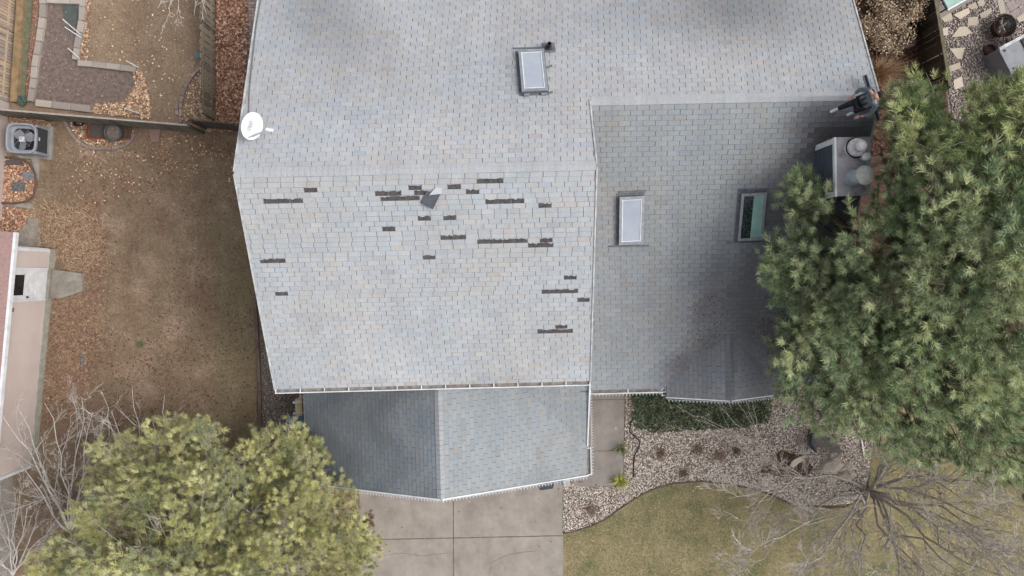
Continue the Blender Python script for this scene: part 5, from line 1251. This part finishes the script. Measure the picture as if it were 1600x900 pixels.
    V, F, T = scatter(*tmpl, P_, dir_frames(Dn), SC, (CC+(CC.mean(1, keepdims=True)-CC)*ds)*gain)
    link('crown', mesh_np('crown', V, F, T), M['tintf'], e)
    limb.build('limbs', limb_m, e)
    b = MB(); b.tube([base, base+U*trunk_top*.5+Vector((.08, .05, 0)), base+U*trunk_top], [.2, .14, .03], 10); b.build('trunk', limb_m, e, smooth=True)
    print(name, len(pts), len(P_), len(F)); return e
PINE2 = [[(1405, 235), (1430, 125), (1445, 130), (1460, 260)], [(1425, 270), (1438, 180), (1490, 235), (1520, 205), (1535, 165), (1570, 145), (1640, 130), (1720, 150), (1720, 330), (1560, 340), (1480, 320)]]
PINE = [[(1190, 395), (1195, 440), (1240, 470), (1225, 520), (1215, 560), (1222, 600), (1240, 640), (1290, 655), (1345, 640), (1380, 690), (1440, 700), (1520, 700), (1560, 735), (1680, 760), (1720, 420), (1700, 160), (1640, 130), (1570, 145), (1530, 165), (1520, 200), (1490, 230), (1440, 190), (1428, 150), (1400, 165), (1404, 225), (1396, 260), (1388, 300), (1352, 340), (1345, 350), (1300, 395), (1240, 370)],
        [(1232, 295), (1245, 284), (1268, 290), (1276, 312), (1262, 326), (1240, 325)]]
tb_ = P(1345, 400, 0)
pbase = Vector((10.9, .3, 0))
GP = [C(124, 136, 88), C(108, 124, 80), C(144, 154, 106), C(92, 110, 72), C(122, 134, 94), C(154, 160, 114), C(134, 142, 98), C(112, 128, 90)]
GP2 = [C(150, 158, 104), C(132, 144, 92), C(166, 170, 120), C(116, 130, 84), C(172, 172, 128)]
T1 = tuft_template(38, .145, .0115, .95, .12)
def roofmin(x, y):
    z = 1.2
    if x < XR0+.5 and YW < y < Y2: z = fR(x, y)+.35
    if x < XR0+.5 and y >= Y2: z = fB(x, y)+.6
    return z
conifer('pine_tree', PINE, pbase, lambda dx, dy: 9.3-.72*math.hypot(dx, dy*.8), 240, 30, .60, GP, 'big dark green pine overhanging the right end of the roof', 'pine tree', T1, 1.3, M['bark_dark'], gain=1.95, ds=.24, extra=[(1244, 304), (1264, 300), (1276, 312), (1250, 324), (1266, 330), (1256, 312)], layers=((0, 1.0), (-.8, .7), (-1.7, .45)), trunk_top=9.5, minz=roofmin)
conifer('pine_tree', PINE2, (12.0, 3.3, 0), lambda dx, dy: 9.0-.6*math.hypot(dx, dy), 95, 28, .60, GP2, 'lighter yellow green pine standing above the big dark pine at the right edge', 'pine tree', T1, 1.35, M['bark'], gain=1.6, layers=((0, 1.0), (-.8, .6)), trunk_top=8.0, minz=roofmin)
LT = [[(45, 880), (80, 860), (130, 830), (125, 790), (150, 745), (150, 700), (230, 680), (275, 650), (310, 648), (345, 690), (372, 720), (395, 690), (430, 665), (455, 650), (480, 655), (492, 690), (515, 735), (545, 765), (560, 800), (590, 815), (598, 850), (585, 900), (560, 960), (45, 960)]]
T2t = tuft_template(38, .115, .0115, 1.1, .10)
GY = [C(172, 168, 96), C(154, 154, 88), C(186, 182, 112), C(132, 140, 84), C(164, 162, 104), C(178, 176, 120), C(140, 146, 104)]
conifer('evergreen_tree', LT, (-9.6, -9.2, 0), lambda dx, dy: 6.4-.55*math.hypot(dx*.9, dy), 310, 23, .44, GY, 'yellow green evergreen tree filling the bottom left corner', 'evergreen tree', T2t, 1.15, M['bark'], layers=((0, .7), (-.9, .55), (-1.8, .4)), trunk_top=6.2, droop=.1, minz=lambda x, y: 2.9 if x > XGL-.3 and y > YGF-.3 else .6, limbr=.025, gain=1.68, jz=.6, bare=.10, ds=.24, dead=.01)

# bare branches
def branchy(name, base, targets, label, cat, m, r0=.05, depth=3, kids=6, group=None, wob=.10, twig=.5, stub=None, rmin=.0035, spread=.9, mt=None):
    base = Vector(base); e = empty(name, base, label, cat, group); main = MB(); tw = MB()
    def grow(p, q, ra, rb, lvl, mb):
        L = (q-p).length; n = max(2, min(7, int(L/.25)+1)); pts = [p]; perp = Vector((random.gauss(0, 1), random.gauss(0, 1), random.gauss(0, .6)))
        for i in range(1, n+1):
            t = i/n; w_ = math.sin(t*math.pi)*wob*L*.5; pts.append(p.lerp(q, t)+perp*w_*.5+Vector((random.gauss(0, 1), random.gauss(0, 1), random.gauss(0, 1)))*wob*L*.12)
        rs = [ra+(rb-ra)*i/n for i in range(n+1)]; mb.tube(pts, rs, 6 if ra > .02 else (4 if ra > .008 else 3), cap=False)
        if lvl <= 0: return
        dirn = (q-p).normalized(); k = kids+random.randint(-1, 1)
        for j in range(k):
            t = random.uniform(.22, 1.0); i = min(n-1, int(t*n)); s = pts[i].lerp(pts[i+1], t*n-i) if t < 1 else pts[-1]
            dv = (dirn+Vector((random.gauss(0, 1), random.gauss(0, 1), random.gauss(0, .8)))*spread*.6).normalized(); l2 = L*twig*random.uniform(.45, 1.1)*(1.1-.4*t)
            r2 = max(rmin, (ra+(rb-ra)*t)*.55); en = s+dv*l2
            if en.z < .08: en.z = .08
            grow(s, en, r2, max(rmin*.7, r2*.35), lvl-1, tw)
    for tg in targets:
        q = P(tg[0], tg[1], tg[2]); st_ = base if len(tg) < 4 else P(*tg[3]); grow(st_, q, r0*(tg[4] if len(tg) > 4 else 1), max(rmin, r0*.22), depth, main)
    if stub: main.tube([base, Vector(stub)], [r0*1.8, r0*1.3], 8)
    main.build('branches', m, e, smooth=True); tw.build('twigs', mt or m, e, kind='stuff'); print(name, len(tw.f)); return e
bt = P(1356, 766, 0)
TG = [(1600, 850, 5.5), (1560, 925, 5.5), (1660, 770, 5.5), (1440, 940, 4.5), (1350, 930, 4.2), (1200, 850, 4.0), (1180, 790, 3.0), (1420, 650, 3.8), (1470, 930, 5.2), (1540, 820, 5.4), (1620, 930, 6.0), (1500, 700, 4.5), (1600, 690, 4.8), (1250, 900, 4.4), (1480, 860, 5.0), (1380, 700, 2.5), (1590, 900, 4.6), (1290, 860, 3.0)]
branchy('bare_tree', (bt.x, bt.y, 0), TG, 'large leafless tree spreading over the front lawn at the bottom right', 'bare tree', M['bark'], r0=.055, depth=4, kids=6, twig=.58, rmin=.0050, spread=.66, mt=M['bark_mid'], wob=.2)
bs = P(110, 832, 0)
branchy('bare_shrub', (bs.x, bs.y, 0), [(100, 745, 2.0), (30, 640, 2.2), (75, 628, 2.6), (130, 625, 2.6), (150, 690, 2.0), (15, 700, 2.0), (60, 720, 1.8), (140, 640, 2.4), (-10, 620, 2.4), (170, 660, 2.0)], 'leafless pale shrub between the cream house and the yellow green tree', 'bare shrub', M['bark_pale'], r0=.032, depth=3, kids=5, twig=.45, rmin=.004, spread=.8)
bs = P(20, 900, 0)
branchy('bare_shrub', (bs.x, bs.y, 0), [(60, 800, 1.8), (5, 790, 1.6), (100, 800, 1.6), (-20, 850, 1.5), (70, 770, 2.2), (30, 770, 2.0), (90, 850, 1.4)], 'leafless shrub in the very bottom left corner', 'bare shrub', M['bark_pale'], r0=.025, depth=3, kids=5, twig=.45, rmin=.004, spread=.8)
bs = P(235, 760, 0)
branchy('bare_sapling', (bs.x, bs.y, 0), [(205, 690, 3.6), (160, 615, 4.4), (205, 605, 4.2), (262, 615, 4.2), (232, 665, 4.0), (180, 640, 4.2)], 'thin leafless sapling rising out of the yellow green tree', 'sapling', M['bark_pale'], r0=.022, depth=2, kids=4, twig=.4, rmin=.004, spread=.7)
bs = P(1185, 690, 0)
branchy('bare_bush', (bs.x, bs.y, 0), [(1040, 665, 1.0), (1060, 635, 1.4), (1085, 655, 1.2), (1120, 630, 1.4), (1150, 625, 1.5), (1165, 628, 1.5), (1060, 675, .8), (1100, 670, 1.0), (1175, 625, 1.3)], 'arching leafless bush over the ivy bed in front of the entry gable', 'bare bush', M['bark_mid'], r0=.014, depth=1, kids=2, twig=.3, rmin=.005, spread=.6)
bs = P(300, -120, 0)
branchy('lichened_tree', (bs.x, bs.y, 0), [(275, 18, 3.0), (245, 10, 3.2), (305, 25, 2.8), (322, 20, 2.6), (262, 28, 2.6), (290, 5, 3.2), (312, 8, 2.8)], 'pale lichen covered bare branches hanging over the picket fence at the top', 'bare tree', M['bark_pale'], r0=.03, depth=3, kids=5, twig=.25, rmin=.005, spread=1.1)
# ivy / ground cover
IVY = [(985, 600), (1215, 600), (1200, 660), (1160, 668), (1100, 672), (1020, 676), (992, 668)]
x, y = sample(IVY, 900); n = len(x); hgt = .15+.25*np.abs(np.sin(x*.09)*np.cos(y*.12)); p = Pn(x, y, rng.uniform(.05, 1, n)*hgt)
tv = [(-.5, 0, 0), (0, -.4, .08), (.5, 0, 0), (0, .4, .08)]
V, F, T = scatter(tv, [[0, 1, 2], [0, 2, 3]], p, rotm(n, .9), .075*rng.uniform(.6, 1.3, n), pick([C(62, 84, 56), C(48, 70, 48), C(80, 98, 62), C(38, 56, 42), C(96, 92, 60)], n))
o = link('ivy', mesh_np('ivy', V, F, T), M['tintf']); tag(o, 'dark green ivy ground cover in front of the entry gable', None, kind='stuff')
sheet('ivy_soil', IVY, .02, M['mulch'])
# yuccas
def yucca(px, py, cols, label, n=46, L=.42):
    c = P(px, py, 0); e_V = []; T = []
    for i in range(n):
        a = random.uniform(0, 6.283); el_ = random.uniform(.15, 1.2); d = np.array([math.cos(a)*math.cos(el_), math.sin(a)*math.cos(el_), math.sin(el_)]); s = np.array([-math.sin(a), math.cos(a), 0])*.014; b0 = np.array([c.x, c.y, .03]); l = L*random.uniform(.6, 1.1)
        m1 = b0+d*l*.5; tip = b0+d*l-np.array([0, 0, .05*l])
        e_V += [b0+s*.6, b0-s*.6, m1-s, m1+s, tip]; cc_ = np.array(random.choice(cols))*random.uniform(.8, 1.2); T += [cc_]*5
    V = np.array(e_V); F = []
    for i in range(n): k = 5*i; F += [[k, k+1, k+2], [k, k+2, k+3], [k+3, k+2, k+4]]
    o = link('yucca', mesh_np('yucca', V, np.array(F), np.array(T)), M['tintf']); tag(o, label, 'yucca', 'yuccas beside the concrete walk')
yucca(970, 699, [C(120, 130, 80), C(98, 112, 66), C(150, 154, 100)], 'green spiky yucca, the upper one beside the walk')
yucca(967, 751, [C(170, 172, 70), C(190, 190, 96), C(140, 148, 66)], 'yellow green spiky yucca at the lower corner of the walk', 56, .5)
# brown shrub and ornamental grass top right
def leafbush(px, py, rx, ry, h, n, cols, label, name='brown_shrub'):
    c = P(px, py, 0); k = 46.8; e = empty(name, c, label, 'shrub'); mb = MB()
    cl = [(rng.uniform(-1, 1), rng.uniform(-1, 1), rng.uniform(.4, 1)) for _ in range(60)]; cl = [q for q in cl if q[0]**2+q[1]**2 < 1]
    Pp = []
    for q in cl:
        pc = Vector((c.x+q[0]*rx/k, c.y+q[1]*ry/k, h*q[2]*(1-.4*(q[0]**2+q[1]**2)))); mb.tube([Vector((c.x+q[0]*.1, c.y+q[1]*.1, 0)), pc], [.012, .005], 4, cap=False)
        m_ = n//len(cl); Pp.append(np.array(pc)[None]+rng.normal(0, .13, (m_, 3)))
    Pp = np.concatenate(Pp); m_ = len(Pp); V, F, T = scatter(tv, [[0, 1, 2], [0, 2, 3]], Pp, rotm(m_, 1.3), .06*rng.uniform(.6, 1.3, m_), pick(cols, m_, .25))
    link('foliage', mesh_np('foliage', V, F, T), M['tint'], e); mb.build('stems', M['bark_dark'], e)
leafbush(1362, 30, 52, 62, 1.4, 9000, [C(158, 138, 112), C(132, 110, 86), C(178, 160, 132), C(104, 84, 66)], 'tan leaved dormant shrub beside the right roof edge at the top')
leafbush(1405, 5, 30, 20, 1.6, 2500, [C(150, 130, 108), C(126, 106, 84), C(172, 152, 126)], 'smaller tan shrub against the dark fence at the top edge')
c = P(1372, 118, 0); n = 900; a = rng.uniform(0, 2*np.pi, n); el_ = rng.uniform(.5, 1.5, n); d = np.stack([np.cos(a)*np.cos(el_), np.sin(a)*np.cos(el_), np.sin(el_)], 1); L_ = rng.uniform(.5, 1.15, n)[:, None]
b0 = np.array([[c.x, c.y, .0]])+rng.normal(0, .1, (n, 3))*[1, 1.4, 0]; s = np.stack([-np.sin(a), np.cos(a), 0*a], 1)*.007
V = np.stack([b0+s, b0-s, b0+d*L_+np.array([[.12, -.1, 0]])*L_], 1).reshape(-1, 3)
o = link('ornamental_grass', mesh_np('ornamental_grass', V, np.arange(3*n).reshape(-1, 3), np.repeat(pick([C(178, 146, 108), C(156, 124, 90), C(196, 170, 134), C(130, 100, 76)], n), 3, 0)), M['tint']); tag(o, 'clump of golden dry ornamental grass above the person', 'ornamental grass')
# needles and cones shed on the wing roof
def roof_litter(poly, f, n, size, cols, label, jit=8):
    xs = [p[0] for p in poly]; ys = [p[1] for p in poly]; pos = []
    while len(pos) < n:
        u, v = random.uniform(min(xs), max(xs)), random.uniform(min(ys), max(ys))
        if inpoly(np.array([u]), np.array([v]), poly)[0]:
            p = PG(u+random.gauss(0, jit), v+random.gauss(0, jit), f); pos.append((p.x, p.y, p.z+.02))
    pos = np.array(pos); V, F, T = scatter(tv, [[0, 1, 2], [0, 2, 3]], pos, rotm(n, .5), size*rng.uniform(.5, 1.3, n), pick(cols, n, .25))
    o = link('roof_litter', mesh_np('roof_litter', V, F, T), M['tint']); tag(o, label, None, kind='stuff')
PK = [C(128, 112, 108), C(146, 130, 126), C(104, 88, 84), C(88, 76, 74)]
roof_litter([(1095, 470), (1125, 455), (1150, 520), (1120, 560), (1095, 540), (1060, 560), (1075, 520)], fR, 420, .036, PK, 'brown needle litter left of the entry gable ridge')
roof_litter([(1185, 480), (1215, 440), (1222, 540), (1190, 560), (1170, 520)], fR, 520, .036, PK, 'pinkish needle litter under the pine edge')
roof_litter([(1030, 600), (1080, 540), (1130, 500), (1130, 520), (1070, 600)], fR, 160, .03, PK, 'thin brown litter along the left valley of the entry gable')
roof_litter([(520, 640), (640, 640), (640, 760), (570, 755)], fGL, 260, .028, [C(112, 112, 100), C(96, 96, 84), C(126, 122, 106)], 'pale litter on the shaded garage slope', jit=20)
# green weed tuft in the lawn
c = P(219, 538, 0); n = 120; a = rng.uniform(0, 2*np.pi, n); d = np.stack([np.cos(a), np.sin(a), .4+0*a], 1); b0 = np.array([[c.x, c.y, .01]])+rng.normal(0, .05, (n, 3))*[1, 1, 0]; s = np.stack([-np.sin(a), np.cos(a), 0*a], 1)*.007
V = np.stack([b0+s, b0-s, b0+d*rng.uniform(.05, .14, (n, 1))], 1).reshape(-1, 3)
o = link('weed', mesh_np('weed', V, np.arange(3*n).reshape(-1, 3), np.repeat(pick([C(96, 112, 70), C(80, 96, 60)], n), 3, 0)), M['tint']); tag(o, 'small green weed in the middle of the brown side yard', 'weed')
b = MB(); b.tube([P(127, 552, .03), P(128, 574, .03)], .04, 6); o = b.build('downspout_piece', M['flash']); tag(o, 'short dark pipe piece lying in the side yard', 'pipe')

leaves([(590, 790), (880, 770), (880, 900), (600, 900)], 1.6, .07, LVL, label='few leaves blown onto the driveway')
leaves([(700, 784), (716, 784), (716, 900), (702, 900)], 6, .03, [C(84, 72, 64), C(110, 92, 78)], label='crumbs caught in the driveway joint')
leaves([(960, 612), (978, 612), (976, 740), (960, 740)], 14, .05, LVL, label='bits of leaf along the edge of the walk')
cb_ = MB()
for cpts in ([(762, 905), (770, 880), (790, 868), (812, 862), (835, 861)], [(600, 868), (628, 862), (660, 868), (700, 864)]):
    cb_.tube([P(x_+random.uniform(-2, 2), y_+random.uniform(-2, 2), .0205) for x_, y_ in cpts], .006, 4)
cb_.build('hairline_crack', M['joint'], bpy.data.objects['driveway'])

for i, (x_, y_, r_) in enumerate([(1296, 728, .3), (1322, 742, .22)]):
    c = P(x_, y_, 0); b = MB(); n_ = 9; prof_ = [(1, -.05), (1.02, .08), (.8, .17), (.35, .22)]; vs = []
    for k_, (rr_, z_) in enumerate(prof_):
        for j in range(n_):
            a_ = 2*math.pi*j/n_; q_ = r_*rr_*(1+.18*math.sin(a_*2+i)+random.uniform(-.07, .07)); vs.append((c.x+q_*math.cos(a_)*1.3, c.y+q_*math.sin(a_)*.85, z_*(1+random.uniform(-.1, .1))))
    fs = [(k_*n_+j, k_*n_+(j+1) % n_, (k_+1)*n_+(j+1) % n_, (k_+1)*n_+j) for k_ in range(3) for j in range(n_)]+[tuple(3*n_+j for j in range(n_))]
    b.add(vs, fs, C(190, 180, 166)); o = b.build('boulder', M['stone'], tint=True); tag(o, ['larger pale boulder between the pond shell and the bare tree', 'smaller pale boulder close to the foot of the bare tree'][i], 'boulder')
